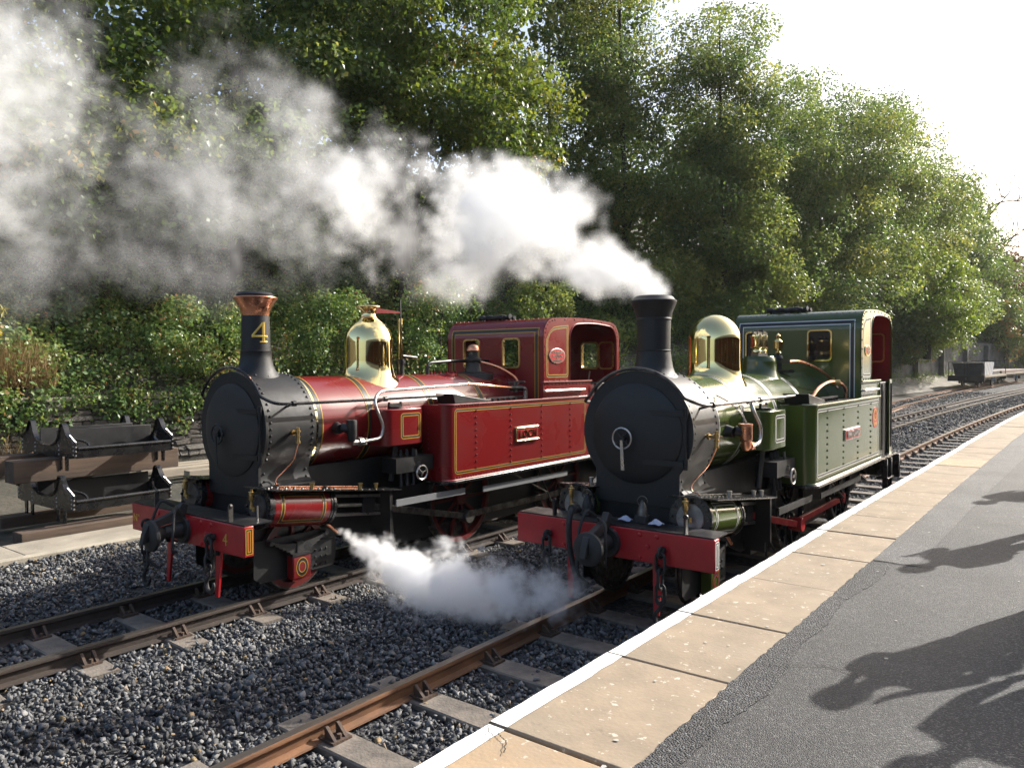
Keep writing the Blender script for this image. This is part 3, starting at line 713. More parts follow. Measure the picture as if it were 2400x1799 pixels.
    dr = MB(); dr.lathe([(0, .462), (.12, .466), (.25, .478), (.38, .498), (.455, .515), (.475, .525), (.475, .54)], (0, 0, ZC - .015), 'y', 48)
    do = dr.build('smokebox_door', M['door'] if red else M['smoke'], sb)
    hg = MB(); zs = (1.83, 1.37)
    for z in zs: MB().bar((.10, .488, z), (.50, .50, z), .05, .018, (0, 1, 0)).cyl((.515, .515, z - .05), (.515, .515, z + .05), .022, n=10).build('door_hinge', M['smoke'], do) if True else None
    hg.cyl((.515, .515, 1.33), (.515, .515, 1.87), .013, n=8); hg.build('hinge_pin', M['smoke'], do)
    hx = -.077 if not red else -.06
    w = MB(); w.torus((hx, .40, 1.585), (0, 1, 0), .098, .0085 if not red else .011, 30, 8)
    w.build('door_wheel', M['steel'] if not red else M['iron'], do)
    w = MB(); w.cyl((hx, .395, 1.585), (hx, .47, 1.585), .028, n=12)
    for k in range(4):
        t = PI / 4 + k * PI / 2; w.cyl((hx, .40, 1.585), (hx + .095 * math.cos(t), .40, 1.585 + .095 * math.sin(t)), .007, n=6)
    w.build('wheel_spokes', M['smoke'], do)
    MB().hexa([(hx + .004, .375, 1.29), (hx + .04, .375, 1.29), (hx + .04, .385, 1.29), (hx + .004, .385, 1.29), (hx - .008, .375, 1.57), (hx + .02, .375, 1.57), (hx + .02, .385, 1.57), (hx - .008, .385, 1.57)]).build('door_handle', M['steel'] if not red else M['iron'], do)
    # cock and copper drain on the smokebox side
    ck = MB(); ck.cyl((.55, .85, 1.605), (.66, .85, 1.605), .016, n=10); ck.cyl((.58, .85, 1.605), (.60, .85, 1.605), .03, n=10)
    ck.cyl((.665, .85, 1.66), (.665, .85, 1.50), .017, n=10); ck.cyl((.665, .85, 1.63), (.665, .85, 1.615), .028, n=10); ck.cyl((.64, .85, 1.57), (.69, .85, 1.57), .011, n=8); ck.cyl((.665, .85, 1.525), (.665, .85, 1.50), .024, n=10)
    ck.build('drain_cock', M['brassd'], sb)
    MB().tube(cat([(.665, .85, 1.50), (.63, .85, 1.42), (.575, .85, 1.32), (.50, .80, 1.22), (.475, .73, 1.15), (.50, .70, 1.10), (.56, .70, 1.085)], 5), .0065, 7).build('drain_pipe', M['copper'], sb)
    # chimney
    if red:
        pr = [(.245, 2.19), (.235, 2.20), (.20, 2.235), (.175, 2.29), (.16, 2.36), (.153, 2.42), (.156, 2.425), (.156, 2.435), (.150, 2.44), (.146, 2.6), (.141, 2.80)]
        cm = MB().lathe(pr, (0, .825, 0), 'z', 40, saddle(RS, 2.2, .18)).build('chimney', M['smoke'], root)
        MB().lathe([(.142, 2.80), (.146, 2.83), (.156, 2.87), (.175, 2.915), (.20, 2.955), (.221, 2.98), (.225, 2.988), (.221, 2.996), (.20, 3.0), (.12, 3.0), (.11, 2.8)], (0, .825, 0), 'z', 44).build('chimney_cap', M['copper'], cm)
        MB().lathe([(.185, 3.0), (.19, 3.02), (.165, 3.045), (.13, 3.05), (.12, 3.04), (.11, 2.9)], (0, .825, 0), 'z', 36).build('chimney_lip', M['smoke'], cm)
        a0 = R_(-17); fnum = lambda u, v, w_: ((.1485 + w_) * math.cos(a0 + u / .147), .825 + (.1485 + w_) * math.sin(a0 + u / .147), 2.625 + v)
        nm = MB()
        def stroke(p, e, w0, n=8, lift=.004):
            (x0, z0), (x1, z1) = p, e; dx, dz = x1 - x0, z1 - z0; L = math.hypot(dx, dz); nx, nz_ = -dz / L * w0 / 2, dx / L * w0 / 2; V = []
            for i in range(n + 1):
                t = i / n; cx, cz = x0 + dx * t, z0 + dz * t
                V += [fnum(cx + nx, cz + nz_, 0), fnum(cx + nx, cz + nz_, lift), fnum(cx, cz, lift * 1.4), fnum(cx - nx, cz - nz_, lift), fnum(cx - nx, cz - nz_, 0)]
            nm.add(V, [(5 * i + k, 5 * i + k + 1, 5 * i + 6 + k, 5 * i + 5 + k) for i in range(n) for k in range(4)])
        stroke((.035, -.105), (.035, .105), .034, lift=.0045); stroke((.030, .100), (-.075, -.035), .022, lift=.004); stroke((-.082, -.042), (.082, -.042), .024, lift=.005); stroke((-.005, -.100), (.075, -.100), .016, lift=.0052); stroke((.072, -.058), (.072, -.026), .014, 4, lift=.0055)
        nm.build('numeral', M['gold'], cm, recalc=False, smooth=False)
    else:
        pr = [(.245, 2.19), (.235, 2.20), (.205, 2.225), (.185, 2.27), (.172, 2.34), (.164, 2.40), (.167, 2.405), (.167, 2.415), (.161, 2.42), (.163, 2.6), (.167, 2.71), (.174, 2.712), (.174, 2.725), (.170, 2.73), (.178, 2.77), (.195, 2.82), (.215, 2.865), (.222, 2.885), (.222, 2.90), (.205, 2.91), (.19, 2.93), (.17, 2.945), (.14, 2.945), (.13, 2.7)]
        cm = MB().lathe(pr, (0, .895, 0), 'z', 44, saddle(RS, 2.2, .18)).build('chimney', M['smoke'], root)
    rv = MB(); cyy = .825 if red else .895
    for i in range(10):
        t = 2 * PI * i / 10; x = .215 * math.cos(t); rv.rivet((x, cyy + .215 * math.sin(t), 2.212 - RS + math.sqrt(RS * RS - x * x)), (0, 0, 1), .012)
    rv.build('flange_bolts', M['smoke'], cm, kind='stuff')
    # ---------------------------------------------------------------- boiler
    bo = MB().cyl((0, 1.16, ZC), (0, cf + .02, ZC), RB, n=72).build('boiler', PM, root, ang=50)
    MB().lathe([(RB + .002, 1.16), (RB + .022, 1.165), (RB + .022, 1.20), (RB + .002, 1.205)], (0, 0, ZC), 'y', 72).build('boiler_ring', M['brass'] if red else M['smoke'], bo)
    bb = MB(); bt = MB()
    for yy in (1.235, 1.95, 2.95, 3.93):
        bb.lathe([(RB + .001, yy - .03), (RB + .0045, yy - .03), (RB + .0045, yy + .03), (RB + .001, yy + .03)], (0, 0, ZC), 'y', 72)
        for k in (-1, 1): bt.lathe([(RB + .001, yy + k * .041 - .006), (RB + .004, yy + k * .041 - .006), (RB + .004, yy + k * .041 + .006), (RB + .001, yy + k * .041 + .006)], (0, 0, ZC), 'y', 72)
    bb.build('boiler_band', B, bo); bt.build('lining', th, bo, kind='stuff')
    MB().box(-.37, .37, 1.2, 4.4, .58, 1.21).build('boiler_cradle', M['smoke'], root); MB().box(-.42, .42, cf - 1.35, cf - .1, .55, 1.5).build('firebox', B, bo)
    # dome
    if red:
        pr = [(.40, 2.125), (.392, 2.135), (.345, 2.165), (.31, 2.21), (.294, 2.27), (.289, 2.34), (.289, 2.56), (.285, 2.61), (.272, 2.665), (.245, 2.72), (.205, 2.77), (.155, 2.81), (.115, 2.84), (.095, 2.865), (.087, 2.895), (.088, 2.925), (.10, 2.95), (.125, 2.97), (.147, 2.98), (.149, 2.99), (.145, 2.998), (.10, 3.0), (.08, 2.985), (0, 2.98)]
    else:
        pr = [(.40, 2.125), (.392, 2.135), (.345, 2.16), (.31, 2.20), (.294, 2.255), (.290, 2.32), (.290, 2.55)] + [(.29 * math.cos(t), 2.55 + .29 * math.sin(t)) for t in [PI / 2 * i / 14 for i in range(1, 14)]] + [(0, 2.84)]
    dm = MB().lathe(pr, (0, 2.385, 0), 'z', 56, saddle(RB, 2.13, .2)).build('dome', M['brass'], root, ang=80)
    if red:
        MB().lathe([(.097, 2.83), (.108, 2.845), (.108, 2.855), (.093, 2.868)], (0, 2.385, 0), 'z', 36).build('dome_collar', M['copper'], dm)
        sv = MB(); sv.cyl((0, 2.91, 2.12), (0, 2.91, 2.36), .05, n=14); sv.cyl((0, 2.91, 2.30), (0, 2.91, 2.34), .065, n=14); sv.cyl((0, 2.95, 2.40), (0, 3.2, 2.38), .018, n=8)
        svo = sv.build('safety_valve_base', B, root); svo['label'] = 'spring balance behind the brass dome'
        MB().cyl((0, 2.91, 2.36), (0, 2.91, 2.87), .029, n=14).build('spring_balance_case', M['brass'], svo)
        MB().cyl((0, 2.91, 2.87), (0, 2.91, 3.11), .017, .013, n=10).build('spring_balance_rod', B, svo)
        MB().hexa([(-.012, 2.42, 2.915), (.012, 2.42, 2.915), (.012, 2.92, 2.935), (-.012, 2.92, 2.935), (-.012, 2.42, 2.985), (.012, 2.42, 2.985), (.012, 2.92, 2.955), (-.012, 2.92, 2.955)]).build('valve_lever', M['red'], svo)
        sv = MB(); sv.lathe([(.30, 2.10), (.28, 2.16), (.13, 2.185), (.11, 2.24), (.095, 2.32), (.12, 2.34), (.12, 2.37), (.075, 2.40), (.07, 2.47), (0, 2.48)], (0, 4.33, 0), 'z', 24, saddle(RB, 2.1, .06)); svo = sv.build('safety_valve', B, root)
        MB().lathe([(.07, 2.47), (.10, 2.485), (.085, 2.53), (.06, 2.56), (0, 2.58)], (0, 4.33, 0), 'z', 20).build('valve_cap', M['copper'], svo)
        nz = MB(); nz.lathe([(.21, 2.11), (.20, 2.165), (.17, 2.17), (0, 2.17)], (0, 3.70, 0), 'z', 20, saddle(RB, 2.1, .05))
        for i in range(12): nz.cyl((.17 * math.cos(PI * i / 6), 3.70 + .17 * math.sin(PI * i / 6), 2.17), (.17 * math.cos(PI * i / 6), 3.70 + .17 * math.sin(PI * i / 6), 2.20), .014, n=6)
        nz.build('manhole_cover', PM, root)
        MB().tube(fillet([(-.1, 3.50, 2.13), (-.1, 3.50, 2.31), (-.1, 4.0, 2.34), (-.1, cf + .02, 2.34)], .08), .022, 8).build('steam_pipe', B, root)
    else:
        sv = MB(); sv.lathe([(.31, 2.11), (.30, 2.135), (.25, 2.165), (.22, 2.21), (.21, 2.30), (.205, 2.35), (.18, 2.38), (0, 2.385)], (0, 3.83, 0), 'z', 32, saddle(RB, 2.13, .12)); svo = sv.build('safety_valve', PM, root)
        q = MB(); q.box(-.05, .05, 3.66, 4.0, 2.38, 2.42); q.box(-.012, .012, 3.6, 4.1, 2.66, 2.69); q.cyl((0, 3.83, 2.42), (0, 3.83, 2.72), .012, n=8)
        for yy in (3.73, 3.93): q.cyl((0, yy, 2.66), (0, yy, 2.72), .02, n=10)
        q.build('valve_lever', M['dsteel'], svo)
        q = MB()
        for yy in (3.73, 3.93): q.lathe([(.05, 2.42), (.06, 2.43), (.06, 2.45), (.045, 2.47), (.072, 2.49), (.075, 2.50), (.072, 2.62), (.078, 2.63), (.075, 2.65), (.03, 2.66), (0, 2.66)], (0, yy, 0), 'z', 18)
        q.build('valve_column', M['brass'], svo)
        wh = MB(); wh.cyl((.02, 4.50, 2.10), (.02, 4.50, 2.36), .05, n=12); wh.box(-.14, .20, 4.40, 4.60, 2.16, 2.20); wh.cyl((.02, 4.50, 2.36), (.02, 4.50, 2.40), .07, .05, n=12); who = wh.build('whistle_stand', B, root)
        MB().lathe([(.02, 2.40), (.045, 2.43), (.02, 2.46), (.062, 2.49), (.062, 2.58), (.045, 2.60), (.02, 2.62), (.035, 2.66), (0, 2.70)], (.02, 4.50, 0), 'z', 16).build('whistle', M['brass'], who)
        MB().tube(cat([(.30, 4.05, 2.31), (.35, 4.35, 2.31), (.42, 4.75, 2.24), (.5, 5.05, 2.13), (.55, 5.22, 2.02), (.60, 5.25, 1.94)], 6), .02, 8).build('injector_pipe', M['copper'], root)
        MB().bar((-.2, 4.0, 2.31), (.32, 4.06, 2.31), .05, .05).build('manifold', B, root)
    # ---------------------------------------------------------------- handrails
    HR = RS + (.062 if red else .040)
    t0 = R_(24); pts = [(.645, 3.26, 1.905), (.645, 2.0, 1.90), (.645, .74, 1.898), (.615, .60, 1.91)]
    ar = [(HR * math.cos(t), .515, ZC + HR * math.sin(t)) for t in [R_(33) + R_(114) * i / 22 for i in range(23)]]
    pts = fillet(pts + [Vector(p) for p in ar] + [(-.615, .60, 1.91), (-.645, .74, 1.898), (-.645, 3.26, 1.905)], .07, 3)
    hr = MB().tube(pts, .0165, 9).build('handrail', M['gloss'] if red else M['dsteel'], root)
    kn = MB()
    for s in (-1, 1):
        for yy in (.82, 2.05): kn.cyl((s * .50, yy, 1.86), (s * .645, yy, 1.90), .012, n=8); kn.cyl((s * .645, yy - .022, 1.90), (s * .645, yy + .022, 1.90), .028, n=12)
    kn.build('handrail_knob', M['gloss'] if red else M['dsteel'], hr)
    if not red:
        pass
    # ---------------------------------------------------------------- clack valve, lubricator, pipes (right side)
    cv = MB(); cv.cyl((.48, 1.46, 1.61), (.60, 1.44, 1.60), .075, .05, 14); cv.cyl((.60, 1.46, 1.62), (.66, 1.50, 1.60), .05, n=12)
    cv.build('clack_valve', B, root)
    lu = MB(); lx, ly = .69, 1.52
    if red: lu.lathe([(.02, 1.70), (.055, 1.695), (.058, 1.68), (.055, 1.54), (.048, 1.50), (.04, 1.47), (0, 1.46)], (lx, ly, 0), 'z', 18)
    else: lu.lathe([(.02, 1.69), (.068, 1.685), (.070, 1.675), (.066, 1.67), (.066, 1.53), (.05, 1.51), (.05, 1.46), (.03, 1.42), (0, 1.415)], (lx, ly, 0), 'z', 20)
    lu.build('lubricator', B if red else M['copper'], root)
    jn = MB(); jn.cyl((lx, ly, 1.455), (lx + .01, ly + .17, 1.45), .030, n=10); jn.cyl((lx, ly + .09, 1.455), (lx, ly + .14, 1.455), .048, n=8); jn.cyl((lx, ly + .17, 1.42), (lx, ly + .17, 1.49), .035, n=10)
    jn.build('pipe_union', M['steel'] if red else M['copper'], root)
    if red:
        pts = fillet([(.70, ly + .12, 1.452), (.70, 1.93, 1.47), (.70, 1.97, 1.60), (.66, 1.86, 1.88), (.60, 2.0, 1.99), (.60, 3.54, 2.04), (.60, 4.2, 1.985), (.62, 4.45, 1.96)], .11, 5)
        MB().tube(pts, .019, 10).build('feed_pipe', M['copper'] if False else M['steel'], root)
        MB().tube(fillet([(.60, 3.5, 2.042), (.60, 4.2, 1.985), (.62, 4.42, 1.965)], .1), .022, 10).build('feed_pipe', M['copper'], root)
        vv = MB(); vv.cyl((.60, 4.40, 1.965), (.64, 4.62, 1.96), .04, n=10); vv.cyl((.62, 4.5, 1.9), (.62, 4.5, 2.04), .03, n=10); vv.cyl((.5, 4.5, 2.04), (.78, 4.5, 2.05), .014, n=8); vv.build('steam_valve', M['dsteel'], root)
        MB().tube(fillet([(.64, 4.6, 1.96), (.66, 4.68, 1.95), (.66, 4.68, 1.80)], .05), .03, 10).build('tank_pipe', M['steel'], root)
        MB().tube(cat([(.05, 4.36, 2.33), (.15, 4.40, 2.31), (.35, 4.5, 2.24), (.52, 4.6, 2.12), (.58, 4.62, 2.02)], 6), .017, 8).build('injector_pipe', M['copper'], root)
    else:
        MB().tube(fillet([(.71, ly + .12, 1.452), (.71, 1.86, 1.47), (.71, 1.90, 1.62), (.66, 1.80, 1.80), (.62, 1.84, 1.90), (.60, 2.1, 1.93)], .10, 5), .022, 10).build('feed_pipe', M['copper'] if False else M['steel'], root)
        th_ = MB()
        for k in (0, .03): th_.tube(cat([(lx, ly + k, 1.69), (.64, ly - .03 + k, 1.80), (.54, ly - .08 + k, 1.90), (.42, 1.40 + k, 1.97)], 5), .005, 5)
        th_.build('oil_pipe', M['dsteel'], root)
        MB().tube(cat([(.62, 3.95, 1.85), (.64, 4.15, 1.96), (.66, 4.45, 2.03), (.68, 4.75, 2.04), (.72, 5.0, 2.0), (.74, 5.1, 1.92), (.74, 5.12, 1.8)], 6), .022, 8).build('feed_pipe', M['copper'], root)
        vv = MB(); vv.cyl((.62, 4.74, 2.03), (.74, 4.8, 2.03), .04, n=10); vv.cyl((.66, 4.77, 2.0), (.66, 4.77, 2.10), .02, n=8); vv.build('steam_valve', M['brassd'], root)
        MB().lathe([(.30, 0)] , (0, 0, 0)) if False else None
    # ---------------------------------------------------------------- small sand tanks
    for s in (1, -1):
        P = [(.40, 1.95), (.66, 1.95), (.71, 1.965), (.745, 2.0), (.765, 2.05), (.765, 2.505), (.40, 2.505)]
        st = MB().prism([(s * a, b) for a, b in P], 'z', 1.375, 1.785).build('sand_box', PM, root, bevel=.008)
        lining(st, lambda a, b, l, s=s: (s * (.765 + l), a, b), 2.17, 2.49, 1.44, 1.735, .04, th, B, .008, .022)
        cp_ = MB(); cp_.cyl((s * .62, 2.22, 1.785), (s * .62, 2.22, 1.81), .085, n=16); cp_.bar((s * .62, 2.12, 1.825), (s * .62, 2.32, 1.825), .03, .03); cp_.cyl((s * .62, 2.13, 1.825), (s * .62, 2.13, 1.86), .015, n=8); cp_.cyl((s * .62, 2.31, 1.825), (s * .62, 2.31, 1.86), .015, n=8)
        cp_.build('sand_box_lid', B, st)
        MB().cyl((s * .60, 2.25, 1.375), (s * .57, 2.20, .95), .035, n=8).build('sand_pipe', B, st)
    # ---------------------------------------------------------------- side tanks
    X = .92
    for s in (1, -1):
        rr = .13; P = [(.50, y0 + .02), (X - rr, y0)] + [(X - rr + rr * math.sin(t), y0 + rr - rr * math.cos(t)) for t in [PI / 2 * i / 7 for i in range(1, 8)]] + [(X, y1), (.50, y1)]
        tk = MB().prism([(s * a, b) for a, b in P], 'z', .893, 1.80).build('side_tank', PM, root, ang=50)
        if s < 0: tk['label'] = 'tank on the far side'
        fl = MB(); rim = [(s * a, b) for a, b in P[1:-1]]
        ed = MB(); ed.tube([(a, b, 1.805) for a, b in rim], .014, 8); ed.build('tank_beading', PM, tk)
        sk = MB(); Q = [(.50, y0 - .02), (X - rr, y0 - .03)] + [(X - rr + (rr + .035) * math.sin(t), y0 + rr - (rr + .035) * math.cos(t)) for t in [PI / 2 * i / 7 for i in range(1, 8)]] + [(X + .035, cr + .07), (.50, cr + .07)]
        sk.prism([(s * a, b) for a, b in Q], 'z', .855, .893); fb = sk.build('footplate', M['gloss'], root, bevel=.006)
        an = MB(); an.tube([(a + s * .006, b, .898) for a, b in rim[1:]], .016, 6); an.build('tank_angle', PM, tk)
        lining(tk, lambda a, b, l, s=s: (s * (X + l), a, b), c['l0'], c['l1'], .965, 1.755, .055, th, B, .007, .022)
        rv = MB(); n = int((y1 - y0) / .052)
        for i in range(n):
            yy = y0 + rr + (y1 - y0 - rr - .03) * i / (n - 1)
            rv.rivet((s * X, yy, .925), (s, 0, 0), .0125, .85); rv.rivet((s * (X - .004), yy, 1.787), (s, 0, .4), .0125, .85)
        for yy in c['cols']:
            for k in range(10): rv.rivet((s * X, yy, 1.015 + .70 * k / 9), (s, 0, 0), .0165, .95)
        for k in range(14): rv.rivet((s * .60, y0 + .012, .96 + .8 * k / 13), (0, -1, 0), .011)
        rv.build('rivets', PM, tk, kind='stuff')
        npl = MB(); n0, n1, za, zb = c['np']
        npl.box(X * s, (X + .022) * s, n0, n1, za, zb); pl = npl.build('nameplate', M['brass'] if red else M['steel'], tk, bevel=.005)
        if red:
            q = MB(); q.cyl(((X + .018) * s, n0 + .01, zb - .006), ((X + .018) * s, n1 - .01, zb - .006), .018, n=10); q.cyl(((X + .018) * s, n0 + .01, za + .006), ((X + .018) * s, n1 - .01, za + .006), .018, n=10); q.build('plate_rim', M['brass'], pl)
        q = MB(); q.box((X + .0225) * s, (X + .0245) * s, n0 + .018, n1 - .018, za + .016, zb - .016); q.build('plate_field', M['platebg'], pl)
        text(c['text'], c['tsize'], M['brass'] if red else M['steel'], pl, lambda u, v, w_, s=s: (s * (X + .0245 + w_), (n0 + n1) / 2 + s * u, (za + zb) / 2 + v), 'lettering', .005, bold=.0035, spacing=1.12)
        q = MB(); [q.rivet((s * (X + .022), yy, zz), (s, 0, 0), .009) for yy in (n0 + .016, n1 - .016) for zz in (za + .03, zb - .03)]; q.build('plate_screws', M['brassd'], pl, kind='stuff')
        if not red:
            bd = MB(); bd.prism([(5.985 + .155 * math.cos(2 * PI * i / 28), 1.508 + .15 * math.sin(2 * PI * i / 28)) for i in range(28)], 'x', s * X, s * (X + .004)); bo_ = bd.build('crest', mat('crest_red', (.50, .05, .03), .4), tk)
            bd = MB(); L1 = [(s * (X + .006), 5.985 + .10 * math.cos(2 * PI * i / 28), 1.545 + .085 * math.sin(2 * PI * i / 28)) for i in range(28)]; L2 = [(p[0], 5.985 + (p[1] - 5.985) * .78, 1.545 + (p[2] - 1.545) * .78) for p in L1]; bd.strip(L1, L2)
            for k in range(3):
                t = PI / 2 + k * 2 * PI / 3; bd.add([(s * (X + .006), 5.985 + .012 * math.cos(t + 1.57), 1.545 + .012 * math.sin(t + 1.57)), (s * (X + .006), 5.985 - .012 * math.cos(t + 1.57), 1.545 - .012 * math.sin(t + 1.57)), (s * (X + .006), 5.985 + .06 * math.cos(t), 1.545 + .06 * math.sin(t)), (s * (X + .006), 5.985 + .05 * math.cos(t + .5), 1.545 + .05 * math.sin(t + .5))], [(0, 1, 2), (1, 3, 2)])
            for yy in (5.92, 5.97, 6.02): bd.box(s * (X + .0045), s * (X + .006), yy, yy + .03, 1.395, 1.44)
            bd.build('crest_device', M['gold'], bo_, smooth=False)
        # tank top hatch and pipes
        h0 = 3.05 if red else 3.25
        hb = MB(); hb.hexa([(s * .52, h0, 1.81), (s * .80, h0, 1.81), (s * .80, h0 + .62, 1.81), (s * .52, h0 + .62, 1.81), (s * .50, h0 - .04, 1.93), (s * .80, h0 - .04, 1.93), (s * .80, h0 + .62, 1.835), (s * .50, h0 + .62, 1.835)])
        hb.build('filler_lid', B, tk, bevel=.006)
        ft = MB(); ft.box(s * .55, s * .86, y0 + .3, cf, 1.801, 1.808)
        for k in range(5): ft.cyl((s * .78, h0 + .75 + .12 * k, 1.81), (s * .78, h0 + .75 + .12 * k, 1.845), .02, n=8)
        ft.bar((s * .72, h0 + .7, 1.85), (s * .72, h0 + 1.5, 1.85), .02, .02); ft.build('tank_top_fittings', B, tk)
        hw = MB(); hy = 2.47 if red else 2.66; hw.torus((s * .80, hy, 1.035), (1, 0, 0), .082, .011, 26, 7); hw.cyl((s * .70, hy, 1.035), (s * .81, hy, 1.035), .018, n=8)
        hwo = hw.build('handwheel', M['steel'], root)
        q = MB(); [q.cyl((s * .80, hy, 1.035), (s * .80, hy + .08 * math.cos(t), 1.035 + .08 * math.sin(t)), .007, n=6) for t in (.3, .3 + 2.09, .3 + 4.19)]; q.cyl((s * .72, hy, 1.035), (s * .70, hy, 1.30), .016, n=8); q.cyl((s * .55, hy - .1, 1.10), (s * .72, hy, 1.10), .014, n=8); q.cyl((s * .74, hy, 1.10), (s * .74, hy, 1.16), .025, n=8); q.build('handwheel_spokes', M['dsteel'], hwo)
        pb = MB(); [pb.cyl((s * .66, hy - .2 + .1 * k, .88), (s * .60, hy - .15 + .1 * k, 1.30), .02, n=6) for k in range(3)]; pb.box(s * .50, s * .74, hy - .35, hy + .25, 1.05, 1.22); pb.build('ejector', B, root)
    # ---------------------------------------------------------------- cab
    zr = zt - .30
    def arch(ya, yb, za, zb, r, lift=.03, n=9):     # up the front, over, down the rear
        P = [(ya, za)]
        P += [(ya + r - r * math.cos(t), zb - r + (r) * math.sin(t)) for t in [PI / 2 * i / n for i in range(n + 1)]]
        P += [(ya + r + (yb - ya - 2 * r) * i / 6, zb + lift * math.sin(PI * i / 6)) for i in range(1, 6)]
        P += [(yb - r + r * math.sin(t), zb - r + r * math.cos(t)) for t in [PI / 2 * i / n for i in range(n + 1)]]
        return P + [(yb, za)]
    out = arch(cf, cr, 1.80, zt, .27); inn = arch(cf + .014, cr - .014, 1.80, zt - .014, .256)
    # wrapper without the front sheet's window openings: front sheet is built apart, so start the shell at the bend
    sh_o = out[1:-1]; sh_i = inn[1:-1]
    cab = MB().prism(sh_o + sh_i[::-1], 'x', -.898, .898).build('cab', PM, root, ang=50)
    if not red:
        MB().prism([(a, b - .002) for a, b in sh_i] + [(p[0] * .98 + .02 * (cf + cr) / 2, p[1] - .016) for p in sh_i][::-1], 'x', -.89, .89).build('cab_ceiling', M['interior'], cab)
    else:
        MB().prism([(a, b - .002) for a, b in sh_i] + [(p[0] * .98 + .02 * (cf + cr) / 2, p[1] - .016) for p in sh_i][::-1], 'x', -.89, .89).build('cab_ceiling', M['red'], cab)
    def pane_sheet(name, y, z0, z1, wins, m, thick, mf, parent, x0=-.898, x1=.898, frame=True):
        """upright sheet across the cab with rounded-corner window openings (wins: x0, x1, z0, z1)."""
        mb = MB(); xs = [x0] + [v for w_ in wins for v in (w_[0], w_[1])] + [x1]
        for i in range(0, len(xs), 2): mb.box(xs[i], xs[i + 1], y, y + thick, z0, z1)
        for w_ in wins:
            mb.box(w_[0], w_[1], y, y + thick, z0, w_[2]); mb.box(w_[0], w_[1], y, y + thick, w_[3], z1)
            r = .05
            for sx, sz in ((0, 0), (1, 0), (1, 1), (0, 1)):     # corner fillets
                cx = w_[sx]; cz = w_[2 + sz]; dx = 1 - 2 * sx; dz = 1 - 2 * sz
                pts = [(cx, cz)] + [(cx + dx * (r - r * math.sin(t)), cz + dz * (r - r * math.cos(t))) for t in [PI / 2 * k / 5 for k in range(6)]]
                mb.prism(pts, 'y', y + .0005, y + thick - .0005)
        o = mb.build(name, m, parent, smooth=False)
        if frame:
            for w_ in wins:
                f = MB(); L1 = rr_loop(w_[0] - .022, w_[1] + .022, w_[2] - .022, w_[3] + .022, .065, 5); L2 = rr_loop(w_[0] + .004, w_[1] - .004, w_[2] + .004, w_[3] - .004, .045, 5)
                for yy in (y - .012, y + thick + .008):
                    pass
                A = [(p[0], y - .001, p[1]) for p in L1]; Bq = [(p[0], y - .014, p[1]) for p in rr_loop(w_[0] - .017, w_[1] + .017, w_[2] - .017, w_[3] + .017, .06, 5)]
                Cq = [(p[0], y - .014, p[1]) for p in L2]; Dq = [(p[0], y + thick + .012, p[1]) for p in L2]
                f.strip(A, Bq); f.strip(Bq, Cq); f.strip(Cq, Dq); f.build('window_frame', mf, o, recalc=False)
        return o
    zw = zt - .27
    fs = pane_sheet('cab_front', cf, 1.80, zw - .0, c['wins'], PM, .013, M['brass'] if not red else M['brassd'], cab)
    fi = pane_sheet('cab_front_inner', cf + .0135, 1.62, zw + .02, c['wins'], M['interior'] if not red else M['red'], .006, M['brassd'], cab, frame=False)
    for w_ in c['wins'] if not red else []:
        MB().box(w_[0] + .006, w_[1] - .006, cf + .006, cf + .009, w_[2] + .006, w_[3] - .006).build('pane', M['pane'], fs)
    # lining on the front sheet: one large panel line running along the top and down the sides
    lo = zt - .13; tl = MB(); bl_ = MB()
    def fl(i): return [(-.80 + i, cf - .003, 1.82), (-.80 + i, cf - .003, zw - .02)]
    def dz_on(z):     # follow the bend of the wrapper above the sheet
        if z <= zw: return cf - .003
        k = min(1, (z - zw) / .27); return cf - .003 + .27 * (1 - math.sqrt(max(0, 1 - k * k)))
    def border(i0, i1, mbx):
        zs_ = [1.815 + (zw + .13 - i0 - 1.815) * k / 14 for k in range(15)]; zs2 = [1.815 + (zw + .13 - i1 - 1.815) * k / 14 for k in range(15)]
        A = [(-.815 + i0, dz_on(z), z) for z in zs_] + [(.815 - i0, dz_on(z), z) for z in zs_[::-1]]
        Bq = [(-.815 + i1, dz_on(z), z) for z in zs2] + [(.815 - i1, dz_on(z), z) for z in zs2[::-1]]
        mbx.strip(A, Bq, closed=False)
    border(0, .012, tl); border(.012, .058, bl_); border(.058, .07, tl)
    tl.build('lining', th, fs, smooth=False, recalc=False); bl_.build('lining_band', B, fs, smooth=False, recalc=False)
    # side sheets with an arched opening
    for s in (1, -1):
        o_in = arch(o0, o1, 2.035, zt - (.06 if red else .055), .25 if red else .24, lift=.02)
        o_out = arch(cf, cr, 2.035, zt, .27)
        poly = o_out + o_in[::-1]
        ssd = MB().prism(poly, 'x', s * .886, s * .90).build('cab_side', PM, cab, smooth=False)
        rim = MB().tube([(s * .899, a, b) for a, b in o_in], .012, 7).build('opening_beading', PM if red else M['green'], ssd)
        rv = MB(); pts = arch(cf + .035, cr - .035, 2.08, zt - .028, .25, lift=.028, n=6)
        for (a, b) in pts[1:-1]: rv.rivet((s * .90, a, b), (s, 0, 0), .013)
        for k in range(5): rv.rivet((s * .90, cf + .035, 2.10 + (zr - 2.10) * k / 5), (s, 0, 0), .013)
        for k in range(4): rv.rivet((s * .90, cf + .12 + .14 * k, 2.06), (s, 0, 0), .016)
        rv.build('rivets', PM, ssd, kind='stuff')
        # lined panel in front of the opening
        a0, a1, b0, b1 = cf + .062, o0 - .03, 2.10, zt - .11
